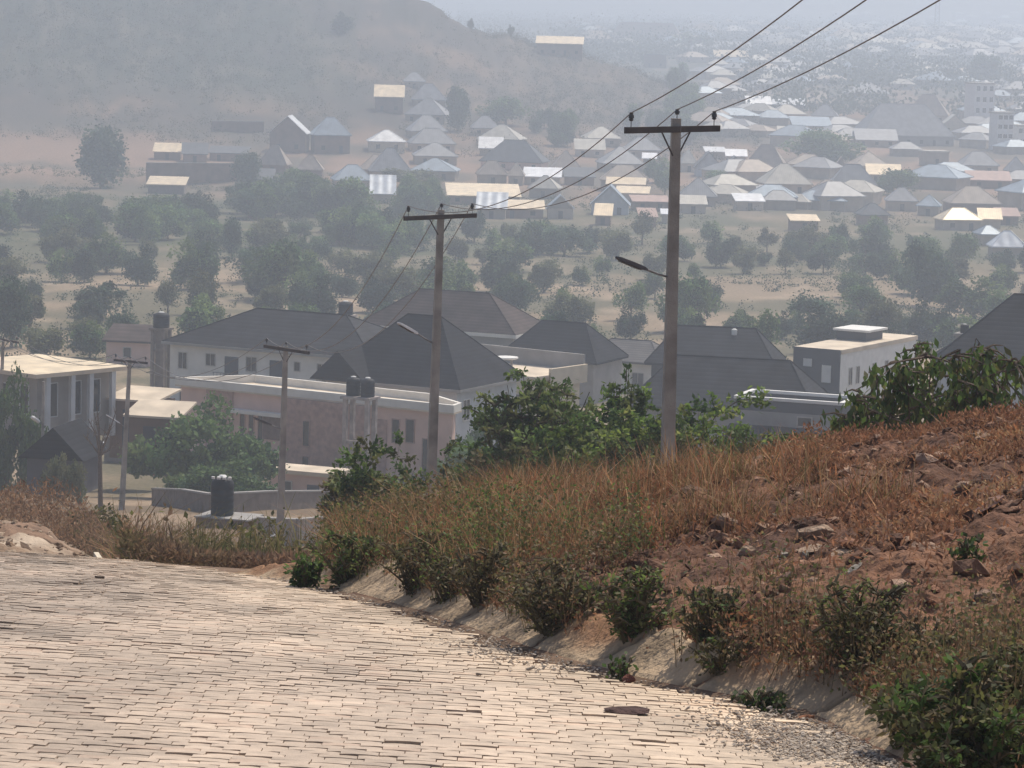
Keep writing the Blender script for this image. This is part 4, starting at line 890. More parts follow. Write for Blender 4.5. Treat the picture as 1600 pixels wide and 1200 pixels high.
# dry slope left of the third pole
n = 30000; Y = nr.uniform(40, 125, n); u = nr.uniform(-.19, -.050, n); X = u * Y
ok = (fbm(X * .35, Y * .25, 4, 73) > nr.uniform(.22, .62, n)) & ~((u < -.124) & (Y < 66)); X, Y = X[ok], Y[ok]
hh = nr.uniform(.25, .9, len(X)) * (.35 + 1.1 * fbm(X * .35, Y * .2, 3, 79)) * np.where(Y < 60, 1.05, 1.1)
g1 = sst(.45, .6, fbm(X * .3, Y * .2, 3, 83)); cc = pick([(.30, .19, .12), (.25, .15, .095), (.36, .235, .14), (.20, .13, .085)], len(X)) * (1 - g1[:, None]) + pick(OLIVE + [(.22, .165, .09)], len(X)) * g1[:, None]
parts.append(blades(X, Y, hh, nr.uniform(.012, .03, len(X)), cc, .75))
fz = nr.random(len(X)) < .55; Vz, Fz = leaves(np.stack([X[fz], Y[fz], hz(X[fz], Y[fz]) + hh[fz] * nr.uniform(.3, 1.0, fz.sum())], -1) + nr.normal(0, .06, (fz.sum(), 3)), nr.normal(size=(fz.sum(), 3)), .10); parts.append((Vz, Fz, np.repeat(cc[fz] * 1.1, 4, 0)))
# dry brush: fine twigs and dead leaves filling low mounds
def brush(X, Y, H, size, cols, asp=.22):
    n = len(X); P_ = np.stack([X, Y, hz(X, Y) + H * nr.random(n) ** .7], -1); D_ = nr.normal(size=(n, 3)); D_[:, 2] = np.abs(D_[:, 2]) + .3
    V, Fq = leaves(P_, D_, size, .2, nr, asp); return V, Fq, np.repeat(cols, 4, 0)
n = 260000; Y = 36 * (120 / 36) ** nr.random(n); u = nr.uniform(-.185, -.052, n); X = u * Y
Hm = 1.5 * np.clip(fbm(X * .45, Y * .28, 4, 141) * 1.1, .15, 1) * (1 - .62 * sst(-.135, -.092, u)) * (1 + .5 * (1 - sst(-.13, -.115, u))) * (.36 + .64 * sst(37, 72, Y))
ok = ~((u < -.122) & (Y < 64)); X, Y, Hm, u = X[ok], Y[ok], Hm[ok], u[ok]
g1 = sst(.46, .60, fbm(X * .3, Y * .2, 3, 83))[:, None]; cc = pick([(.27, .165, .105), (.22, .135, .09), (.33, .21, .135), (.18, .12, .085), (.24, .17, .12)], len(X)) * (1 - g1 * .8) + pick(OLIVE + DRYC[1:], len(X)) * g1 * .8
parts.append(brush(X, Y, Hm, .13, cc))
n = 120000; Y = 29 * (60 / 29) ** nr.random(n); u = nr.uniform(-.075, .10, n); X = u * Y; tt = tdist(X, Y)
Hm = .70 * np.clip(fbm(X * .8, Y * .5, 4, 151) * 1.6 - .3, .04, 1) * sst(.1, .6, tt) * (1 - .6 * sst(-.02, .02, u)) * (1 - .75 * sst(.04, .075, u)); ok = tt > .08; X, Y, Hm = X[ok], Y[ok], Hm[ok]
g1 = sst(.44, .58, fbm(X * .5, Y * .3, 3, 153))[:, None]; cc = pick(RED + STRAW, len(X)) * (1 - g1) + pick(OLIVE + STRAW[2:], len(X)) * g1; parts.append(brush(X, Y, Hm, .075, cc))
X, Y = bank_pts(330000, 13, 32, .26, 9); Hm = .20 * np.clip(fbm(X * 1.6, Y * 1.1, 4, 161) * 1.8 - .4, .06, 1); g1 = sst(.5, .66, fbm(X * .9, Y * .6, 3, 163))[:, None]
parts.append(brush(X, Y, Hm, .05, pick([(.32, .155, .09), (.24, .12, .07), (.37, .21, .125), (.18, .10, .06)], len(X)) * (1 - g1) + pick(RED + STRAW[1:3], len(X)) * g1, .3))
stuff('dry_grass', parts, M['grass'])
# green-brown undergrowth along the drain: small leaves on upright stalks
parts = []
X, Y = bank_pts(5200, 14, 33.5, .22, 1.35); n = len(X); h = nr.uniform(.10, .50, n) * (.5 + fbm(X * .9, Y * .7, 2, 91))
parts.append(blades(X, Y, h, np.full(n, .006), pick([(.13, .10, .05), (.09, .075, .04), (.20, .14, .08)], n), .35))
k = 12; XX2 = np.repeat(X, k); YY2 = np.repeat(Y, k); tt = nr.uniform(.15, 1.05, n * k); H2 = np.repeat(h, k); P_ = np.stack([XX2 + nr.normal(0, .06, n * k), YY2 + nr.normal(0, .06, n * k), hz(XX2, YY2) + H2 * tt], -1)
V, Fq = leaves(P_, nr.normal(size=(n * k, 3)), .032); gm = fbm(XX2 * .6, YY2 * .35, 3, 95); gsel = (gm > .47)[:, None]
parts.append((V, Fq, np.repeat(np.where(gsel, pick(GREEN + OLIVE, n * k), pick(OLIVE + DRYC, n * k)), 4, 0)))
# broad low growth on the dry slope to the left
n = 15000; Y = nr.uniform(42, 118, n); u = nr.uniform(-.17, -.052, n); X = u * Y; m_ = (fbm(X * .3, Y * .2, 3, 83) > .52) & ~((u < -.124) & (Y < 66)); X, Y = X[m_], Y[m_]; n = len(X)
V, Fq = leaves(np.stack([X, Y, hz(X, Y) + nr.uniform(.02, .5, n)], -1), nr.normal(size=(n, 3)), .06); parts.append((V, Fq, np.repeat(pick(OLIVE + GREEN[:2] + DRYC[1:], n), 4, 0)))
n = 12000; Y = nr.uniform(38, 62, n); u = nr.uniform(-.06, .11, n); X = u * Y; m_ = fbm(X * .5, Y * .4, 3, 87) > .5; X, Y = X[m_], Y[m_]; n = len(X)
V, Fq = leaves(np.stack([X, Y, hz(X, Y) + nr.uniform(.02, .8, n)], -1), nr.normal(size=(n, 3)), .09); parts.append((V, Fq, np.repeat(pick(GREEN + OLIVE + LIME[:1], n), 4, 0)))
stuff('undergrowth', parts, M['leaf'])

# clods and chips of soil on the bank, loose gravel at the paving edge
_ph = (1 + 5 ** .5) / 2
ICO = np.array([(-1, _ph, 0), (1, _ph, 0), (-1, -_ph, 0), (1, -_ph, 0), (0, -1, _ph), (0, 1, _ph), (0, -1, -_ph), (0, 1, -_ph), (_ph, 0, -1), (_ph, 0, 1), (-_ph, 0, -1), (-_ph, 0, 1)]) / 1.902
ICF = np.array([(0, 11, 5), (0, 5, 1), (0, 1, 7), (0, 7, 10), (0, 10, 11), (1, 5, 9), (5, 11, 4), (11, 10, 2), (10, 7, 6), (7, 1, 8), (3, 9, 4), (3, 4, 2), (3, 2, 6), (3, 6, 8), (3, 8, 9), (4, 9, 5), (2, 4, 11), (6, 2, 10), (8, 6, 7), (9, 8, 1)])
def stones(X, Y, Z, r, cols, flat=.6):
    n = len(X); V = ICO[None] * (1 + nr.normal(0, .16, (n, 12, 1))); V = V * (r[:, None, None] * np.stack([nr.uniform(.8, 1.4, n), nr.uniform(.7, 1.2, n), np.full(n, flat) * nr.uniform(.6, 1.1, n)], -1)[:, None, :])
    a = nr.uniform(0, 6.28, n); c, s_ = np.cos(a)[:, None], np.sin(a)[:, None]; x = V[..., 0] * c - V[..., 1] * s_; y = V[..., 0] * s_ + V[..., 1] * c
    ti = nr.normal(0, .3, n)[:, None]; V = np.stack([x + X[:, None], y + Y[:, None], V[..., 2] + x * ti + Z[:, None]], -1)
    return V.reshape(-1, 3), (ICF[None] + (np.arange(n) * 12)[:, None, None]).reshape(-1, 3), np.repeat(cols, 12, 0)
X, Y = bank_pts(48000, 13, 33, .5, 9); r = np.clip(nr.lognormal(-3.55, .65, len(X)), .010, .10)
p_ = stones(X, Y, hz(X, Y) + r * .1, r, pick([(.20, .105, .068), (.15, .08, .053), (.26, .15, .10), (.10, .056, .04), (.30, .20, .145)], len(X), .25)); 
n = 900; Yq = nr.uniform(34, 58, n); Xq = nr.uniform(-.172, -.118, n) * Yq; rq = np.clip(nr.lognormal(-3.6, .6, n), .01, .12); p2_ = stones(Xq, Yq, hz(Xq, Yq) + rq * .1, rq, pick([(.34, .26, .19), (.22, .15, .10), (.15, .10, .07)], n, .25)); stuff('soil_clods', [p_, p2_], M['rock'])
n = 5200; Y = np.concatenate([nr.normal(15.0, .6, n), nr.uniform(15, 26, n // 9), nr.normal(18.6, .6, n // 8)]); tt = np.concatenate([nr.normal(-.15, .22, n), nr.normal(-.05, .06, n // 9), nr.normal(-.25, .2, n // 8)])
X = xedge(Y) + tt; r = np.clip(nr.lognormal(-5.1, .4, len(X)), .003, .018); p_ = stones(X, Y, zroad(X, Y) + r * .4, r, pick([(.40, .345, .29), (.33, .28, .24), (.48, .40, .32), (.27, .22, .18)], len(X))); stuff('gravel', [p_], M['gravel'])

# ------------------------------------------------------------------ rocks one can point at
def rock(label, px, py, wpx, hpx, col, Yg=None, flat=.5, name='rock', cat='rock', seed=0, road=False, tilt=.1):
    q = hit_road(px, py) if road else hit(px, py, 12)
    s = q[1] / F_PX; rx = wpx * s / 2; rz = hpx * s / 2; ry = max(rx * .8, rz)
    rg = np.random.default_rng(seed + int(px)); n1, n2 = 9, 6; V = []; Fq = []
    for i in range(n2 + 1):
        ph = math.pi * i / n2
        for j in range(n1):
            th = 2 * math.pi * j / n1; V.append((math.sin(ph) * math.cos(th), math.sin(ph) * math.sin(th), math.cos(ph)))
    V = np.array(V)
    for k in range(12):        # chip flat faces off the lump
        d = rg.normal(size=3); d /= np.linalg.norm(d); lim = rg.uniform(.42, .78); t = V @ d; V = V - np.outer(np.clip(t - lim, 0, None), d)
    V = V * (1 + rg.normal(0, .02, (len(V), 1))); V = V * np.array([rx * 1.2, ry, rz * 1.25]); V[:, 2] += V[:, 0] * tilt
    for i in range(n2):
        for j in range(n1): Fq.append((i * n1 + j, (i + 1) * n1 + j, (i + 1) * n1 + (j + 1) % n1, i * n1 + (j + 1) % n1))
    C = np.clip(np.array(col)[None] * rg.uniform(.8, 1.2, (len(V), 1)), 0, 1)
    o = link(name, np_mesh(name, V, Fq, M['rock'], C), None, (q[0], q[1], q[2] + rz * .25)); return tag(o, label, cat)
TANR, REDR, GREYR, DARKR = (.33, .235, .17), (.24, .115, .085), (.28, .25, .21), (.10, .075, .06)
rock('flat-topped tan boulder highest on the bare bank', 1277, 838, 62, 34, TANR, tilt=.2)
rock('long tan ledge stone just under the flat-topped boulder', 1262, 862, 70, 16, TANR, tilt=.2)
rock('reddish boulder in the middle of the bank above the drain', 1185, 965, 62, 66, REDR)
rock('square grey stone below the tan ledge stone', 1256, 874, 24, 20, GREYR)
rock('pale grey wedge stone left of the square grey stone', 1222, 870, 24, 14, GREYR)
rock('brown slab stone right of the square grey stone', 1312, 868, 44, 16, TANR)
rock('long slanting slab on the bank right of the stone pile', 1330, 892, 56, 16, GREYR, tilt=.6)
rock('brown stone on the left end of the stone pile', 1165, 868, 46, 22, TANR)
rock('dark slanted stone over the hollow left of the pile', 1215, 915, 52, 18, (.2, .13, .1), tilt=.7)
rock('tan ledge stone far up the mound near its crest, left', 1222, 745, 50, 12, TANR, tilt=.4)
rock('small tan stone below the crest ledge', 1240, 812, 18, 12, TANR)
rock('pair-like lumpy stone on the bare slope at right', 1420, 800, 60, 16, (.25, .15, .12), tilt=.5)
rock('thin reddish slab on the upper slope near the right edge', 1545, 790, 70, 14, (.25, .15, .12), tilt=.6)
rock('half-buried rusty stone under the weed bush on the drain', 1262, 1025, 40, 26, REDR)
rock('rusty stone at the foot of the drain lining near the gravel', 1255, 1130, 34, 26, (.30, .14, .08))
rock('round red stone standing at the paving edge', 984, 1064, 22, 18, (.22, .085, .06), road=True, tilt=0)
rock('dark flat slab lying on the paving near the right edge', 990, 1111, 80, 9, (.09, .055, .05), road=True, tilt=0)
rock('larger dark stone on the paving near the far left crest', 156, 904, 17, 9, DARKR, road=True, tilt=0)
rock('smaller dark stone on the paving near the far left crest', 110, 903, 14, 5, DARKR, road=True, tilt=0)
rock('tiny dark pebble alone in the middle of the paving', 748, 1054, 14, 4, DARKR, road=True, tilt=0)
rock('brown stone on the paving in front of the corner shrub', 1097, 1164, 14, 6, DARKR, road=True, tilt=0)
# broken kerb beyond the crest on the left
for (x0, y0, x1, y1, Y, w_, lab) in ((150, 864, 167, 889, 36, .035, 'white-edged broken kerb stone at the bend beyond the crest'),):
    a = Vector(bp(x0, y0, Y + 1.5)); b_ = Vector(bp(x1, y1, Y - 1.0)); o = empty('kerb_stone', a, 0, lab, 'kerb'); d = b_ - a; n_ = Vector((-d.y, d.x, 0)).normalized() * w_; u_ = Vector((0, 0, .01))
    dn = Vector((0, 0, -.9)); z_ = Vector((0, 0, 0))
    km = M['kerb'] if Y < 37 else M['drain']
    MB().add([z_ - n_ + dn, d - n_ + dn, d + n_ + dn, z_ + n_ + dn, z_ - n_ * .8 + u_, d - n_ * .8 + u_, d + n_ * .8 + u_, z_ + n_ * .8 + u_], [(3, 2, 1, 0), (4, 5, 6, 7), (0, 1, 5, 4), (1, 2, 6, 5), (2, 3, 7, 6), (3, 0, 4, 7)]).build('block', km, o)

# ------------------------------------------------------------------ the village on the hillside and the plain
CN = {'w': 'bright white metal', 'c': 'sunlit cream metal', 'g': 'grey metal', 'b': 'blue-grey metal', 't': 'tan', 'd': 'dark slate', 'p': 'rusty pink', 's': 'striped white metal', 'k': 'pale cream-grey'}
TN = {'h': 'hip roof', 'G': 'gable end roof', 'S': 'single-slope roof', 'F': 'flat roof'}
VH = [  # x0, x1, top, eave, colour, type, wall px, wall material, where
 (238, 284, 225, 238, 'c', 'S', 12, 'mud', 'on the low brown house right of the tall round tree'), (282, 324, 223, 240, 'd', 'S', 14, 'mud', 'joined to the cream-roofed low house right of the tall tree'),
 (325, 388, 230, 240, 'd', 'S', 12, 'mud', 'on the long low brown house left of the white gable'), (228, 290, 286, 298, 'c', 'S', 5, 'block', 'alone below the low brown houses at left'),
 (420, 481, 180, 208, 'w', 'G', 30, 'mud', 'on the tall brown house highest at the left of the village'), (484, 545, 184, 212, 'b', 'h', 28, 'mud', 'right beside the white gabled brown house'),
 (462, 505, 246, 268, 't', 'h', 12, 'mud', 'below the white gabled brown house'), (404, 452, 232, 262, 't', 'h', 10, 'mud', 'at the left foot of the white gabled house'),
 (583, 631, 133, 151, 'c', 'S', 26, 'mud', 'glaring on the brown house at the top of the lane'), (628, 665, 117, 131, 'g', 'h', 8, 'vwall', 'topmost of the grey column of houses'),
 (641, 697, 135, 160, 'g', 'h', 8, 'vwall', 'second from the top in the grey column'), (635, 702, 158, 184, 'g', 'h', 8, 'vwall', 'third from the top in the grey column'),
 (635, 695, 185, 210, 'g', 'h', 8, 'vwall', 'fourth from the top in the grey column'), (637, 709, 206, 230, 'g', 'h', 8, 'vwall', 'fifth from the top in the grey column'),
 (643, 714, 229, 250, 'g', 'h', 8, 'vwall', 'sixth from the top in the grey column'), (641, 716, 250, 270, 'b', 'h', 12, 'vwall', 'lowest of the grey column'),
 (572, 633, 204, 222, 'w', 'h', 16, 'cream', 'on the cream-walled house left of the grey column'), (574, 641, 236, 273, 'g', 'h', 10, 'vwall', 'below the white-roofed cream house'),
 (517, 581, 265, 289, 'b', 'h', 8, 'vwall', 'palest blue one at the lower left of the village'), (576, 618, 283, 312, 's', 'S', 6, 'vwall', 'leaning beside the palest blue roof'),
 (734, 780, 184, 203, 'g', 'h', 10, 'vwall', 'at the hill foot right of the grey column'), (749, 818, 196, 219, 'k', 'h', 12, 'vwall', 'right below the grey hip at the hill foot'),
 (747, 786, 219, 236, 'w', 'S', 8, 'vwall', 'narrow one left of the big dark roof'), (753, 854, 221, 255, 'd', 'h', 12, 'pink', 'biggest dark one in the middle of the village'),
 (744, 792, 258, 280, 't', 'h', 8, 'vwall', 'under the biggest dark roof, left half'), (792, 820, 262, 282, 't', 'h', 8, 'vwall', 'under the biggest dark roof, right half'), (817, 878, 266, 280, 'w', 'S', 10, 'vwall', 'plain white sheet right of the tan roofs'),
 (695, 812, 290, 309, 'c', 'S', 12, 'mud', 'widest cream one just above the second pole'), (743, 793, 309, 334, 's', 'S', 8, 'vwall', 'striped one at the crossarm tip of the second pole'),
 (780, 851, 321, 334, 'c', 'S', 8, 'mud', 'low cream one right of the striped roof'), (827, 876, 282, 302, 'k', 'h', 8, 'vwall', 'below the plain white sheet roof'),
 (852, 898, 310, 332, 'b', 'G', 10, 'vwall', 'small blue-grey gable beside the low cream roof'), (861, 906, 240, 267, 't', 'h', 10, 'vwall', 'tan one between the dark roof and the wires'),
 (910, 968, 201, 219, 'k', 'h', 10, 'vwall', 'cream-grey one under the wires left of the tallest pole'), (897, 946, 220, 236, 'k', 'S', 10, 'vwall', 'pale slope in front of the cream-grey hip'),
 (972, 1033, 216, 236, 'g', 'h', 12, 'vwall', 'light grey one under the crossarm of the tallest pole'), (935, 1004, 233, 260, 'g', 'h', 10, 'vwall', 'broad grey one left of the tallest pole'),
 (1003, 1027, 244, 252, 'w', 'S', 8, 'vwall', 'tiny white one left of the tallest pole shaft'), (937, 1014, 263, 287, 't', 'h', 10, 'vwall', 'tan-grey one two rows under the crossarm'),
 (947, 1010, 287, 297, 'c', 'S', 5, 'vwall', 'cream strip just under the tan-grey hip'), (962, 1016, 298, 308, 'c', 'S', 8, 'vwall', 'second cream strip under the first'),
 (922, 986, 292, 324, 'b', 'G', 12, 'bluegrey', 'large blue-grey gable at the village bottom'), (985, 1046, 313, 322, 'p', 'S', 8, 'mud', 'long pink strip left of the tallest pole'),
 (928, 958, 327, 345, 'c', 'S', 8, 'mud', 'lowest cream one at the wood edge'), (996, 1027, 334, 347, 'p', 'S', 8, 'mud', 'small pink one low beside the tallest pole'), (1032, 1046, 337, 344, 'w', 'S', 6, 'vwall', 'tiny bright patch touching the tallest pole, low'),
 (837, 912, 57, 68, 'c', 'S', 20, 'mud', 'alone on the ridge of the hill'), (1006, 1044, 80, 86, 'd', 'F', 20, 'block', 'grey block house behind the ridge'),
 (866, 896, 25, 34, 'g', 'h', 5, 'vwall', 'faint one above the ridge house'), (952, 1070, 36, 60, 't', 'h', 6, 'vwall', 'faint long shed on the far plain'),
 (1107, 1176, 68, 80, 'g', 'S', 3, 'vwall', 'grey long shed on the far plain right of the wires'), (1116, 1170, 80, 90, 'c', 'S', 5, 'vwall', 'bright strip under the grey long shed'),
 (1244, 1270, 40, 50, 'g', 'h', 4, 'vwall', 'faint one between the middle and right wires'), (1360, 1382, 101, 114, 'c', 'G', 5, 'vwall', 'small yellow-cream one on the far plain'), (1384, 1418, 98, 114, 'g', 'h', 5, 'vwall', 'grey one beside the small yellow-cream one'),
 (1468, 1496, 96, 110, 'g', 'h', 5, 'vwall', 'faint one left of the dark round far tree'), (1165, 1206, 154, 166, 'w', 'S', 6, 'vwall', 'thin white one left end of the upper right row'), (1208, 1260, 158, 168, 'w', 'S', 5, 'vwall', 'white strip beside the thin white one'),
 (1202, 1258, 166, 181, 'k', 'h', 8, 'vwall', 'cream-grey one under the white strip'), (1244, 1313, 145, 164, 't', 'h', 7, 'vwall', 'tan one behind the white strip'), (1269, 1311, 166, 184, 'g', 'h', 8, 'vwall', 'grey one right of the cream-grey hip in the upper right row'),
 (1320, 1392, 131, 148, 'g', 'h', 7, 'vwall', 'long faint one above the great grey roof'), (1237, 1300, 186, 200, 'b', 'S', 7, 'vwall', 'bright blue-white one left of the great grey roof'), (1215, 1264, 202, 216, 'k', 'S', 7, 'vwall', 'cream slope below the blue-white one'),
 (1337, 1488, 163, 213, 'g', 'h', 16, 'greywall', 'great grey hall, largest roof of the town'), (1337, 1404, 205, 222, 'g', 'S', 8, 'vwall', 'annex at the left front of the great grey hall'),
 (1418, 1486, 148, 181, 't', 'h', 10, 'vwall', 'tan-grey one behind the great grey hall'), (1468, 1514, 179, 198, 'k', 'G', 10, 'cream', 'cream gable right of the great grey hall'),
 (1440, 1482, 230, 238, 'k', 'F', 22, 'vwall', 'boxy cream house below the great grey hall'), (1499, 1560, 240, 262, 'g', 'h', 10, 'vwall', 'grey one below the tall cream blocks'),
 (1062, 1088, 238, 259, 'k', 'h', 10, 'vwall', 'pale one peeping right of the tallest pole'), (1084, 1131, 236, 262, 'd', 'G', 14, 'bluegrey', 'left of two dark gables right of the tallest pole'), (1129, 1166, 243, 264, 'd', 'G', 14, 'bluegrey', 'right of two dark gables right of the tallest pole'),
 (1100, 1134, 236, 243, 'w', 'S', 6, 'vwall', 'bright strip behind the left dark gable'), (1133, 1168, 240, 250, 'w', 'S', 6, 'vwall', 'bright strip behind the right dark gable'),
 (1165, 1232, 230, 266, 't', 'h', 10, 'vwall', 'tall tan one beside the dark gables'), (1232, 1297, 246, 262, 't', 'h', 9, 'vwall', 'tan one in the row right of the tall tan roof'), (1187, 1266, 260, 292, 'k', 'h', 11, 'vwall', 'big cream-grey pyramid in the middle right'),
 (1306, 1324, 249, 262, 't', 'G', 8, 'vwall', 'small tan gable between two hips'), (1330, 1388, 241, 263, 't', 'h', 10, 'vwall', 'tan one above the big light grey pyramid'), (1296, 1371, 261, 294, 'g', 'h', 11, 'vwall', 'big light grey pyramid right of the cream-grey one'),
 (1354, 1410, 262, 278, 'c', 'S', 8, 'vwall', 'cream slope right of the light grey pyramid'), (1269, 1319, 287, 306, 't', 'h', 9, 'vwall', 'tan one in front of both pyramids'), (1060, 1122, 284, 313, 'g', 'h', 10, 'vwall', 'light grey one just right of the tallest pole'),
 (1060, 1105, 313, 326, 'k', 'S', 8, 'vwall', 'pale slope under the light grey roof at the tallest pole'), (1146, 1194, 309, 320, 'w', 'S', 9, 'vwall', 'alone bright white one in the trees'), (1232, 1280, 344, 353, 'c', 'S', 8, 'mud', 'lone cream slope above the orchard at right'),
 (1384, 1436, 300, 321, 'g', 'h', 9, 'vwall', 'grey-white one left of a pair at right'), (1434, 1472, 312, 329, 'b', 'h', 9, 'vwall', 'blue-white one right of a pair at right'), (1480, 1563, 298, 325, 't', 'h', 9, 'mud', 'wide tan-grey one at right'),
 (1512, 1582, 272, 286, 'p', 'S', 9, 'mud', 'pinkish slope near the right edge'), (1465, 1532, 333, 352, 'c', 'h', 9, 'vwall', 'low cream one near the right edge'), (1529, 1567, 336, 352, 'c', 'S', 6, 'vwall', 'brightest slope touching the low cream one'), (1556, 1594, 332, 344, 'p', 'S', 9, 'mud', 'dusky one right of the brightest slope'),
 (1526, 1564, 364, 378, 'b', 'h', 7, 'vwall', 'blue-grey one above the ribbed roof'), (1546, 1604, 372, 397, 's', 'h', 9, 'vwall', 'ribbed one lowest at the right edge'), (1340, 1388, 326, 344, 'd', 'h', 9, 'mud', 'dim one in the trees at right'),
 (560, 612, 246, 270, 't', 'h', 10, 'vwall', 'tan one left of the hip below the cream house'), (380, 428, 268, 284, 'd', 'S', 10, 'mud', 'dim low one under the brown houses, left'), (1572, 1604, 250, 272, 'g', 'h', 9, 'vwall', 'grey one cut by the right edge'),
 (880, 930, 268, 282, 'd', 'S', 8, 'mud', 'dusky slope above the blue-grey gable'), (1180, 1226, 296, 308, 'g', 'S', 8, 'vwall', 'grey slope below the cream-grey pyramid'), (1412, 1450, 272, 286, 't', 'h', 8, 'vwall', 'tan one right of the cream slope'),
]
def vlabel(c, ty, where):
    s = f"{CN[c]} {TN[ty]} house {where}"
    if len(s.split()) > 16: s = f"{CN[c].replace(' metal', '')} {TN[ty].split()[0]} roof house {where}"
    if len(s.split()) > 16: s = f"{CN[c].split()[0]} roof house {where}"
    return s
def vhouse(x0, x1, yt, ye, c, ty, wp, wm, where):
    xm = (x0 + x1) / 2; q = hit(xm, ye + wp, 600); s = q[1] / F_PX; W = (x1 - x0) * s; hw = max(wp * s, 2.4); D_ = min(max(W * rnd.uniform(.6, .9), 5), 16); e = .45
    dep = -q[2] / q[1]
    H_ = max(((ye - yt) * s - dep * D_ * (.5 if ty in 'hG' else 1)), .6)
    yaw = rnd.uniform(-.22, .22) if ty in 'hF' else rnd.uniform(-.1, .1)
    r = empty('village_house', (q[0], q[1] + D_ / 2, q[2]), yaw, vlabel(c, ty, where), 'house', 'houses of the hillside village')
    a, d = W / 2 - e, D_ / 2
    top = hw if ty != 'S' else hw - .1
    MB().box(-a, a, -d, d, -4, top - .02).build('wall', M[wm], r); rm = M['v' + c]
    if ty == 'h': hip_roof(-a, a, -d, d, hw + .2, H_, e, max(.3, abs(2 * a - D_)) if W > D_ else .3, 'x').build('roof', rm, r)
    elif ty == 'G':
        MB().add([(-a - e, -d - e, hw - .1), (a + e, -d - e, hw - .1), (0, -d - e, hw + H_), (-a - e, d + e, hw - .1), (a + e, d + e, hw - .1), (0, d + e, hw + H_), (-a - e, -d - e, hw - .3), (a + e, -d - e, hw - .3), (0, -d - e, hw + H_ - .2), (-a - e, d + e, hw - .3), (a + e, d + e, hw - .3), (0, d + e, hw + H_ - .2)],
                 [(0, 2, 5, 3), (1, 4, 5, 2), (6, 9, 11, 8), (7, 8, 11, 10), (0, 6, 8, 2), (2, 8, 7, 1), (3, 5, 11, 9), (5, 4, 10, 11), (0, 3, 9, 6), (1, 7, 10, 4)]).build('roof', rm, r)
        MB().add([(-a, -d, hw - .1), (a, -d, hw - .1), (0, -d, hw + H_ - .35), (-a, d, hw - .1), (a, d, hw - .1), (0, d, hw + H_ - .35)], [(0, 1, 2), (4, 3, 5), (0, 3, 4, 1), (0, 2, 5, 3), (1, 4, 5, 2)]).build('gable', M[wm], r)
    elif ty == 'S':
        z0, z1 = hw - .05, hw + H_ + .1
        MB().add([(-a - e, -d - e, z0), (a + e, -d - e, z0), (a + e, d + e, z1), (-a - e, d + e, z1), (-a - e, -d - e, z0 - .2), (a + e, -d - e, z0 - .2), (a + e, d + e, z1 - .2), (-a - e, d + e, z1 - .2)], [(0, 1, 2, 3), (7, 6, 5, 4), (4, 5, 1, 0), (5, 6, 2, 1), (6, 7, 3, 2), (7, 4, 0, 3)]).build('roof', rm, r)
        MB().add([(-a, -d, z0 - .22), (a, -d, z0 - .22), (a, d, z0 - .22), (-a, d, z0 - .22), (a, d, z1 - .25), (-a, d, z1 - .25)], [(2, 3, 5, 4), (1, 2, 4), (3, 0, 5), (0, 1, 2, 3)]).build('gable', M[wm], r)
    else: MB().box(-a - .3, a + .3, -d - .3, d + .3, hw, hw + .4).build('roof', rm, r)
    if wp >= 8:
        k = max(1, int(W / 4.5)); dd = rnd.randrange(k)
        for i in range(k):
            xx = -a + (i + .5) * 2 * a / k; z1 = min(hw * .75, 2.3)
            if i == dd: MB().box(xx - .5, xx + .5, -d - .05, -d - .003, 0, z1).build('door', M['darkwall'], r)
            else: MB().box(xx - .55, xx + .55, -d - .05, -d - .003, z1 * .45, z1).build('window', M['glass'], r)
    return r
for v in VH: vhouse(*v)
# tall cream blocks at the right
def block(label, x0, x1, yt, yb, floors):
    q = hit((x0 + x1) / 2, yb, 700); s = q[1] / F_PX; W = (x1 - x0) * s; H_ = (yb - yt) * s; D_ = W * .8
    r = empty('apartment_block', (q[0], q[1] + D_ / 2, q[2]), .35, label, 'building')
    w_ = W * .82
    MB().box(-w_ / 2, w_ / 2, -D_ / 2, D_ / 2, -5, H_).build('wall', M['white'], r); MB().box(-w_ / 2 - .3, w_ / 2 + .3, -D_ / 2 - .3, D_ / 2 + .3, H_ + .003, H_ + .6).build('roof', M['vk'], r)
    for f in range(floors):
        for k in range(3):
            xx = -w_ / 2 + w_ * (k + .5) / 3; zz = H_ * (f + .4) / floors
            MB().box(xx - .7, xx + .7, -D_ / 2 - .06, -D_ / 2 - .003, zz, zz + H_ / floors * .42).build('window', M['glass'], r)
block('tallest cream apartment block with dark windows at the upper right', 1510, 1552, 132, 200, 4)
block('cream apartment block in front of the tallest one', 1548, 1582, 178, 236, 4)
block('lower cream block cut by the right edge', 1582, 1612, 198, 232, 2)
# brown compound wall of the low houses at left
wallrun('compound_wall', 'long brown mud wall below the low brown houses at left of the village', [(226, 282, 0) if False else (228, 283, float(hit(228, 283, 600)[1])), (370, 281, float(hit(370, 281, 600)[1]))], 4.2, .5, 'mud')
wallrun('compound_wall', 'reddish plot wall left of the grey column of village houses', [(330, 205, float(hit(330, 205, 600)[1])), (412, 206, float(hit(412, 206, 600)[1]))], 3.0, .5, 'mud')

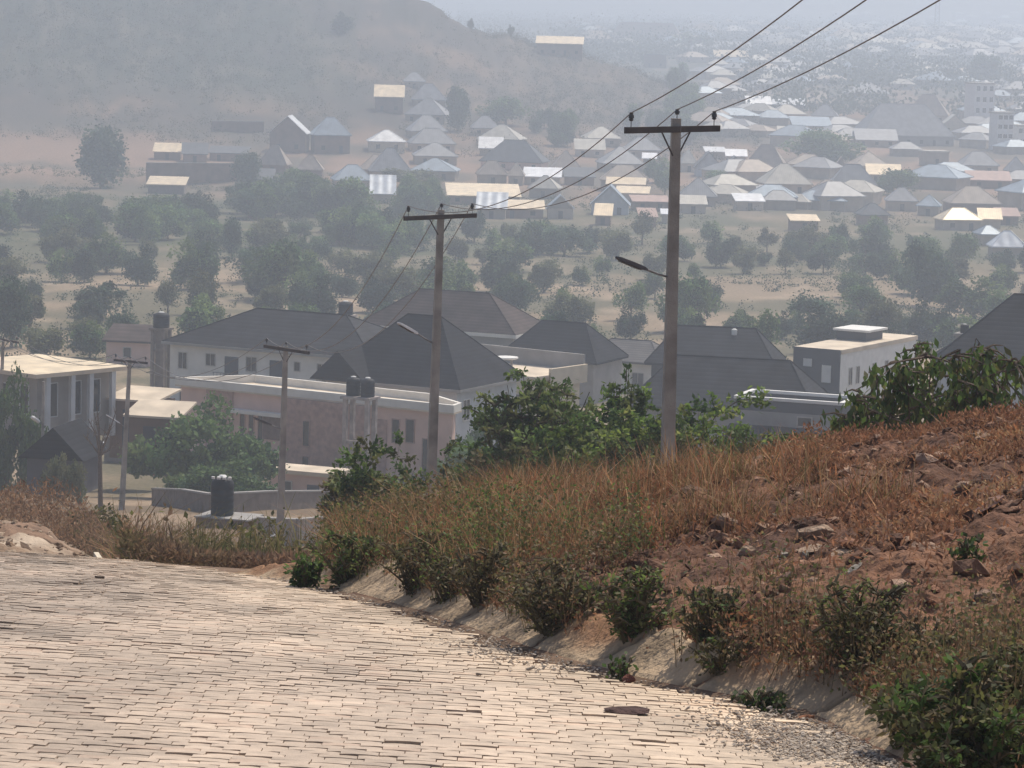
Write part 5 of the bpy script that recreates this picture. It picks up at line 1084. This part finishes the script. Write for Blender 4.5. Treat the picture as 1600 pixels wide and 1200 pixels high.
# faint houses of the far town: too small and hazy to tell apart
def far_house(proto=[]):
    pass
FAR = []
for c in 'ggktb':
    e = .4; r = empty('far_house', (0, 0, 0), 0, 'faint hazy house among the many roofs of the far town', 'house', 'faint far houses'); a, d, hw = 6.5, 5, 3.2
    MB().box(-a, a, -d, d, -6, hw).build('wall', M['vwall'], r); hip_roof(-a, a, -d, d, hw + .2, 3.0, .6, 4, 'x').build('roof', M['v' + c], r); FAR.append([r, False])
nf = 0; tries = 0; taken = [(v[0], v[1], v[2] - 6, v[3] + v[6] + 3) for v in VH]
while nf < 270 and tries < 6000:
    tries += 1; x = rnd.uniform(900, 1620); y = rnd.choice((rnd.uniform(24, 80), rnd.uniform(45, 160), rnd.uniform(180, 330)))
    if x < 1100 and y > 130 - (1100 - x) * .30: continue
    if y > 175 and (x < 1060): continue
    if any(a - 8 < x < b + 8 and c - 2 < y < d + 2 for a, b, c, d in taken): continue
    if any(abs(x - a) < 13 and abs(y - b) < 5 for a, b in [(t[0] + 1, t[2] + 7) for t in taken[-200:]]): continue
    p = rnd.choice(FAR); o = p[0] if not p[1] else copy_tree(p[0]); p[1] = True
    q = hit(x, y, 700); o.location = q; o.rotation_euler = (0, 0, rnd.uniform(-.6, .6)); sc_ = rnd.uniform(.65, 1.1) * (1.0 if q[1] < 2000 else 1.5); o.scale = (sc_ * rnd.uniform(.8, 1.3), sc_, sc_ * rnd.uniform(.8, 1.1)); nf += 1
    taken.append((x - 1, x + 1, y - 7, y + 2))
for p in FAR:
    if not p[1]: p[0].location = hit(1300, 120, 700)

# ------------------------------------------------------------------ trees of the orchard, the belt and the village
def crown_mesh(seed, n, leaf, shape, cols):
    """unit-ish crown: clumps of leaf faces in an uneven volume; shape = list of (cx,cy,cz,rx,ry,rz)"""
    rg = np.random.default_rng(seed); K = 34; cl = []
    for k in range(K):
        s = shape[rg.integers(0, len(shape))]; v = rg.normal(size=3); v /= np.linalg.norm(v); rr = rg.uniform(.55, 1.0)
        cl.append((s[0] + v[0] * s[3] * rr, s[1] + v[1] * s[4] * rr, s[2] + v[2] * s[5] * rr))
    cl = np.array(cl); ii = rg.integers(0, K, n); tw = rg.uniform(.65, 1.35, K); sz = rg.uniform(.07, .17, K)
    g_ = rg.normal(size=(n, 3)); g_ *= np.minimum(1, 1.55 / np.linalg.norm(g_, axis=1))[:, None]; core = rg.random(n) < .45; g_[core] *= .72; leaf = np.where(core, leaf * 1.9, leaf)[:, None]; P_ = cl[ii] + g_ * sz[ii][:, None]
    V, Fq = leaves(P_, rg.normal(size=(n, 3)), leaf, .2, rg, .7); C = np.array(cols)[rg.integers(0, len(cols), K)[ii]] * (tw[ii] * rg.uniform(.8, 1.25, n))[:, None]
    return np_mesh('crown', V, Fq, M['treeleaf'], np.repeat(np.clip(C * 1.35, .004, .6), 4, 0))
def trunk_mesh(seed, h0, sp):
    r_ = random.Random(seed); m = MB(); m.tube([(0, 0, -.12), (r_.uniform(-.02, .02), 0, h0 * .5), (r_.uniform(-.03, .03), r_.uniform(-.03, .03), h0)], [.035, .026, .02], 6)
    for k in range(5):
        a = r_.uniform(0, 6.28); m.tube([(0, 0, h0 * .8), (math.cos(a) * sp * .35, math.sin(a) * sp * .35, h0 + .18), (math.cos(a) * sp * .7, math.sin(a) * sp * .7, h0 + .38)], [.018, .012, .005], 5)
    me = bpy.data.meshes.new('trunk'); me.from_pydata(m.v, [], m.f); me.materials.append(M['bark']); return me
TG = [(.065, .115, .042), (.085, .135, .045), (.115, .155, .055), (.045, .08, .034)]; TO = [(.105, .115, .055), (.08, .09, .045), (.13, .13, .065)]; TD = [(.036, .066, .034), (.048, .078, .040), (.03, .052, .03)]
KIND = {   # height-1 trees
 'round': [(0, 0, .58, .36, .36, .33), (.12, .05, .40, .36, .32, .26), (-.14, 0, .45, .3, .3, .25)], 'tall': [(0, 0, .45, .24, .24, .32), (.02, 0, .70, .20, .20, .28)], 'broad': [(-.25, 0, .48, .34, .3, .28), (.25, .05, .50, .34, .3, .30), (0, 0, .70, .3, .28, .22), (.4, 0, .36, .2, .2, .2)],
 'loose': [(-.1, 0, .7, .25, .25, .2), (.18, .1, .55, .22, .2, .16), (-.2, -.1, .48, .2, .2, .14)], 'low': [(-.3, 0, .4, .35, .3, .3), (.3, 0, .42, .38, .3, .3), (0, 0, .5, .4, .35, .36)]}
TM = {}
for i, (k, shp) in enumerate(KIND.items()):
    for j, cols in enumerate((TG, TO, TD)):
        n = {'round': 5000, 'tall': 4600, 'broad': 6000, 'loose': 2400, 'low': 5500}[k]
        TM[k, j] = (crown_mesh(100 + i * 10 + j, n, (.044, .047, .042)[j] if k != 'loose' else .042, shp, cols), trunk_mesh(200 + i * 7 + j, {'low': .1}.get(k, .3), .35))
CW = ('green', 'olive', 'dark green')
for j, cols in enumerate((TG, TO, TD)): TM['bush', j] = (crown_mesh(300 + j, 9000, .046, [(-.35, 0, .42, .42, .34, .32), (.35, 0, .40, .42, .34, .3), (0, 0, .52, .45, .38, .40), (0, -.1, .3, .6, .4, .25)], cols), TM['low', j][1])
def tree(k, j, q, h, wscale, label, group=None, name='tree'):
    r = empty(name, (q[0], q[1], q[2]), rnd.uniform(0, 6.28) if k != 'bush' else rnd.uniform(-.3, .3), label, 'tree', group); r.scale = (h * wscale, h * wscale, h)
    link('crown', TM[k, j][0], r); link('trunk', TM[k, j][1], r); return r
def tree_px(k, j, x, ytop, ybase, wpx, label, ymin=150, group=None):
    q = hit(x, ybase, ymin); s = q[1] / F_PX; h = (ybase - ytop) * s; base_w = {'round': .85, 'tall': .58, 'broad': 1.25, 'loose': .85, 'low': 1.45, 'bush': 1.6}[k]
    return tree(k, j, q, h, (wpx * s) / (base_w * h), label, group)
def tree_at(k, j, x, ytop, Y, wpx, label):
    q = bp(x, ytop, Y); z = gz(q[0], Y); h = q[2] - z
    return tree(k, j, (q[0], Y, z), h, wpx * Y / F_PX / ({'bush': 1.6, 'round': .85}[k] * h), label)
for a in (('bush', 0, 12, 592, 221, 130, 'big green tree in front of the bungalow at the left edge'), ('bush', 0, 318, 634, 221, 225, 'large dark green bush tree in front of the pink building'), ('bush', 0, 345, 722, 207, 160, 'lower green bush by the dark compound wall'),
          ('bush', 1, 100, 700, 196, 70, 'olive bush beside the dark cabin'), ('bush', 0, 770, 640, 236, 120, 'grey-green tree between the pink building end and the broad bush'), ('bush', 0, 725, 690, 225, 90, 'low grey-green bush at the right end of the pink building')): tree_at(*a)
NT = [
 ('tall', 2, 158, 190, 295, 68, 'tall dark round tree standing alone left of the low brown houses'), ('tall', 2, 385, 234, 296, 42, 'dark slim tree below the long brown house'), ('round', 2, 536, 18, 52, 34, 'dark lone tree high on the hill slope at top centre'),
 ('round', 2, 735, 28, 45, 10, 'tiny tree on the skyline ridge, left of two'), ('round', 2, 798, 38, 56, 11, 'tiny tree on the skyline ridge, right of two'), ('broad', 2, 1542, 78, 134, 72, 'dark round tree mass at the upper right in the far town'),
 ('broad', 0, 1280, 200, 258, 130, 'wide green tree mass left of the great grey hall'), ('broad', 0, 1405, 262, 304, 86, 'wide green tree between the tan roofs and the grey pair'), ('low', 0, 1120, 262, 290, 60, 'low green tree in front of the two dark gables'),
 ('round', 0, 1032, 246, 286, 44, 'green tree touching the tallest pole on its left'), ('round', 0, 1080, 50, 80, 56, 'hazy green tree behind the far long shed'), ('tall', 2, 715, 130, 205, 34, 'dark tall tree beside the grey column of houses'),
 ('broad', 0, 790, 150, 196, 90, 'hazy wide tree behind the hill-foot houses'), ('round', 1, 640, 262, 292, 84, 'olive tree under the grey column of houses'),
 ('round', 2, 215, 380, 446, 50, 'dark round orchard tree with bare ground to its right'), ('round', 0, 300, 370, 452, 74, 'big round green orchard tree left of centre group'), ('broad', 0, 440, 372, 470, 120, 'broadest green orchard tree above the white house'),
 ('broad', 2, 160, 435, 498, 100, 'dark spreading tree above the far pink wall'), ('tall', 2, 132, 384, 442, 34, 'dark narrow tree behind the spreading dark tree'), ('tall', 2, 18, 425, 540, 50, 'tall dark tree at the left edge'), ('round', 1, 70, 505, 562, 66, 'olive tree behind the bungalow with bright roof'),
 ('round', 0, 140, 500, 560, 56, 'green tree right behind the bungalow roof tip'), ('loose', 1, 262, 438, 492, 46, 'thin green tree above the squat black tank'), ('tall', 2, 362, 335, 402, 28, 'slim dark tree rising out of the wood belt'),
 ('low', 1, 890, 452, 512, 96, 'pale olive bush tree right behind the brown roof'), ('round', 0, 800, 425, 488, 70, 'green tree above the right end of the brown roof'), ('broad', 0, 1080, 425, 520, 105, 'large green tree just right of the tallest pole'),
 ('round', 0, 1155, 482, 524, 46, 'small green tree right of the large one by the tallest pole'), ('round', 2, 1222, 484, 530, 40, 'dark small tree behind the dark roof end'), ('broad', 2, 1445, 368, 480, 130, 'big dark tree mass in the right orchard'),
 ('broad', 0, 1345, 440, 500, 90, 'wide green tree left of the big dark mass'), ('low', 2, 1360, 482, 525, 96, 'dark low bushy tree behind the white flat-roofed house'), ('round', 0, 1520, 430, 500, 90, 'green tree at the right behind the slate-grey roof'),
 ('round', 0, 690, 400, 470, 90, 'green tree behind the shaft of the second pole'), ('round', 1, 610, 410, 475, 76, 'olive tree left of the second pole over the brown roof'), ('loose', 0, 985, 440, 500, 50, 'thin green tree left of the tallest pole lamp'),
   
 ('round', 0, 925, 505, 545, 26, 'small dark tree at the yard right of the trapezoid roof'), 
]
for a in NT: tree_px(*a, ymin=600 if a[4] < 310 else (150 if a[4] < 600 else 130))
# orchard and belt trees: rows by distance, each named after its row and its place in it
BARE = [(215, 450, 60, 26), (1190, 470, 70, 36), (1440, 500, 120, 20), (955, 480, 70, 45), (60, 440, 24, 30), (330, 460, 40, 18), (865, 432, 30, 16), (420, 322, 50, 18), (1150, 348, 60, 18), (250, 500, 60, 22), (110, 470, 20, 30), (1310, 475, 30, 20), (740, 470, 20, 14)]
rows = [(Y0, n_ + ' orchard row') for i, (Y0, n_) in enumerate(((385, 'nearest'), (415, 'second'), (445, 'third'), (480, 'fourth'), (515, 'fifth'), (555, 'sixth'), (595, 'seventh'), (640, 'eighth')))]
ORD = ('first', 'second', 'third', 'fourth', 'fifth', 'sixth', 'seventh', 'eighth', 'ninth', 'tenth', 'eleventh', 'twelfth', 'thirteenth', 'fourteenth', 'fifteenth', 'sixteenth', 'seventeenth', 'eighteenth', 'nineteenth', 'twentieth', 'twenty-first', 'twenty-second', 'twenty-third', 'twenty-fourth', 'twenty-fifth')
def pix(X, Y, Z):
    p = np.array([X, Y, Z]); d = p @ FW; return 800 + F_PX * (p @ RI) / d, 600 - F_PX * (p @ UP) / d
for (Y0, rn) in rows:
    u = -.175; sp = 8.0; lst = []
    while u < .175:
        u += rnd.uniform(.5, 1.35) * sp / Y0; Yt = Y0 + rnd.uniform(-17, 17); X = u * Yt; z = gz(X, Yt); px, py = pix(X, Yt, z)
        if any(((px - a) / c) ** 2 + ((py - b) / d) ** 2 < 1 for a, b, c, d in BARE) or px < -20 or px > 1620: continue
        if rnd.random() < .10: continue
        lst.append((X, Yt, z))
    for i, (X, Yt, z) in enumerate(lst[:25]):
        k = rnd.choice(('round', 'round', 'broad', 'low', 'loose', 'round')); j = rnd.choice((0, 0, 1, 2)); h = rnd.uniform(3.0, 6.9)
        sz = 'tall' if h > 5.7 else ('small' if h < 4.1 else 'mid-sized')
        tree(k, j, (X, Yt, z), h, rnd.uniform(.85, 1.3), f'{sz} {CW[j]} {"thin" if k == "loose" else "spreading" if k == "broad" else "bushy"} tree, {ORD[i]} from the left in the {rn}', 'orchard trees')
for i in range(330):
    Yt = rnd.uniform(600, 835); u = rnd.uniform(-.17, .17); X = u * Yt; z = gz(X, Yt); px, py = pix(X, Yt, z)
    if any(((px - a) / c) ** 2 + ((py - b) / d) ** 2 < 1 for a, b, c, d in BARE): continue
    if px > 1080 and rnd.random() < .45: continue
    h_ = rnd.uniform(4.5, 8.5)
    if py - h_ * F_PX / Yt < np.interp(px, [0, 330, 345, 470, 485, 590, 610, 1100, 1120, 1600], [292, 296, 338, 338, 296, 300, 334, 340, 366, 370]): continue
    tree(rnd.choice(('round', 'broad', 'low', 'low')), rnd.choice((0, 0, 2)), (X, Yt, z), h_, rnd.uniform(.9, 1.4), 'hazy green tree of the dense wood belt below the village', 'wood belt trees')
nv = 0
while nv < 110:
    x = rnd.uniform(380, 1620); y = rnd.uniform(120, 345)
    if x < 1050 and y < 200 + max(0, (700 - x)) * .1: continue
    if any(a - 14 < x < b + 14 and c - 4 < y < d + 36 for a, b, c, d in taken): continue
    q = hit(x, y, 700); nv += 1
    tree(rnd.choice(('round', 'broad', 'tall')), rnd.choice((0, 0, 2)), q, rnd.uniform(4.5, 9), rnd.uniform(.8, 1.3), 'hazy green tree standing between the village houses', 'village trees')
# bare tree by the cabin
q = bp(158, 752, 186); z = gz(q[0], 186); bt = empty('bare_tree', (q[0], 186, z), 0, 'leafless forked brown tree between the dark cabin and the fourth pole', 'tree'); o = Vector((q[0], 186, z)); tips = []
fork = Vector(bp(156, 712, 186)) - o; tr = MB().tube([(0, 0, -.3), fork], [.16, .12], 7)
for (x, y) in ((138, 655), (146, 640), (172, 660), (182, 640), (164, 676), (130, 680), (150, 625), (190, 690)):
    tip = Vector(bp(x, y, 186 + rnd.uniform(-1.2, 1.2))) - o; mid = fork.lerp(tip, .5) + Vector((rnd.uniform(-.15, .15), 0, .1)); tr.tube([fork, mid, tip], [.08, .05, .015], 5)
    for k in range(5):
        p = fork.lerp(tip, rnd.uniform(.4, .95)); tr.tube([p, p + Vector((rnd.uniform(-.5, .5), rnd.uniform(-.5, .5), rnd.uniform(.1, .8)))], [.025, .008], 4)
tr.build('trunk', M['bark'], bt)
# scrub over the hill and far woodland: one mass
def scrub(name, n, clump, fx, r, leaf, cols, h, seed):
    rg = np.random.default_rng(seed); P_ = []
    X, Y = fx(rg, n); Z = hz(X, Y); m = len(X); ii = np.repeat(np.arange(m), clump); rr = (r * rg.uniform(.5, 1.4, m))[ii]
    v = rg.normal(size=(len(ii), 3)); v[:, 2] = np.abs(v[:, 2]); P_ = np.stack([X[ii], Y[ii], Z[ii]], -1) + v * rr[:, None] * np.array([.55, .55, h])
    V, Fq = leaves(P_, rg.normal(size=(len(ii), 3)), leaf, .3, rg, .7); tw = rg.uniform(.7, 1.3, m)[ii]; C = np.array(cols)[rg.integers(0, len(cols), m)[ii]] * tw[:, None] * rg.uniform(.8, 1.2, (len(ii), 1))
    tag(link(name, np_mesh(name, V, Fq, M['treeleaf'], np.repeat(np.clip(C, .004, .6), 4, 0))), kind='stuff')
def f_hill(rg, n):
    Y = rg.uniform(930, 1330, n); u = rg.uniform(-.20, .075, n); X = u * Y; d = fbm(u * 45, Y / 60, 4, 111)
    wood = np.clip((1 - sst(-.11, -.05, u + (d - .5) * .06)) * sst(985, 1080, Y), 0, 1); bare = np.clip(sst(.47, .62, d) * .4 + wood * .9 + .5 * sst(-.015, .01, u) * sst(1020, 1100, Y), 0, 1)
    k = rg.random(n) < bare; return X[k], Y[k]
scrub('hill_scrub', 14000, 34, f_hill, 1.6, .42, [(.05, .062, .04), (.065, .068, .045), (.09, .075, .052), (.04, .05, .034)], .8, 5)
def f_far(rg, n):
    Y = 1250 * (4200 / 1250) ** rg.random(n); u = rg.uniform(-.02, .2, n); X = u * Y; d = fbm(u * 40, np.log(Y) * 14, 4, 121); d = np.where((u < .07) & (Y < 1750), 0, d); k = (d > 0) & (rg.random(n) < np.clip((d - .38) * 5, .05, 1)); return X[k], Y[k]
scrub('far_woodland', 7000, 30, f_far, 5.5, 1.8, [(.05, .07, .04), (.06, .075, .045), (.04, .06, .035)], .8, 6)
def f_under(rg, n):
    Y = rg.uniform(340, 860, n); u = rg.uniform(-.2, .2, n); X = u * Y; d = fbm(X / 14, Y / 22, 4, 131); k = rg.random(n) < np.clip((d - .47) * 6, .0, 1) * np.where(Y > 560, 1, .6); X, Y = X[k], Y[k]
    return X, Y
scrub('orchard_scrub', 9000, 36, f_under, 1.1, .34, [(.07, .11, .045), (.09, .12, .05), (.055, .085, .038)], .55, 7)

# ------------------------------------------------------------------ haze: one closed box of even, pale air
def make_haze():
    b = MB().box(-5600, 5600, -60, 4700, -72, 120)
    m = bpy.data.materials.new('haze_air'); m.use_nodes = True; nt = m.node_tree; nt.nodes.remove(nt.nodes['Principled BSDF'])
    v = nt.nodes.new('ShaderNodeVolumePrincipled'); v.inputs['Color'].default_value = (*HAZE_COLOR, 1)
    v.inputs['Density'].default_value = HAZE_DENSITY; v.inputs['Anisotropy'].default_value = HAZE_G
    nt.links.new(v.outputs[0], nt.nodes['Material Output'].inputs['Volume'])
    return b.build('haze', m)
tag(make_haze(), kind='stuff')
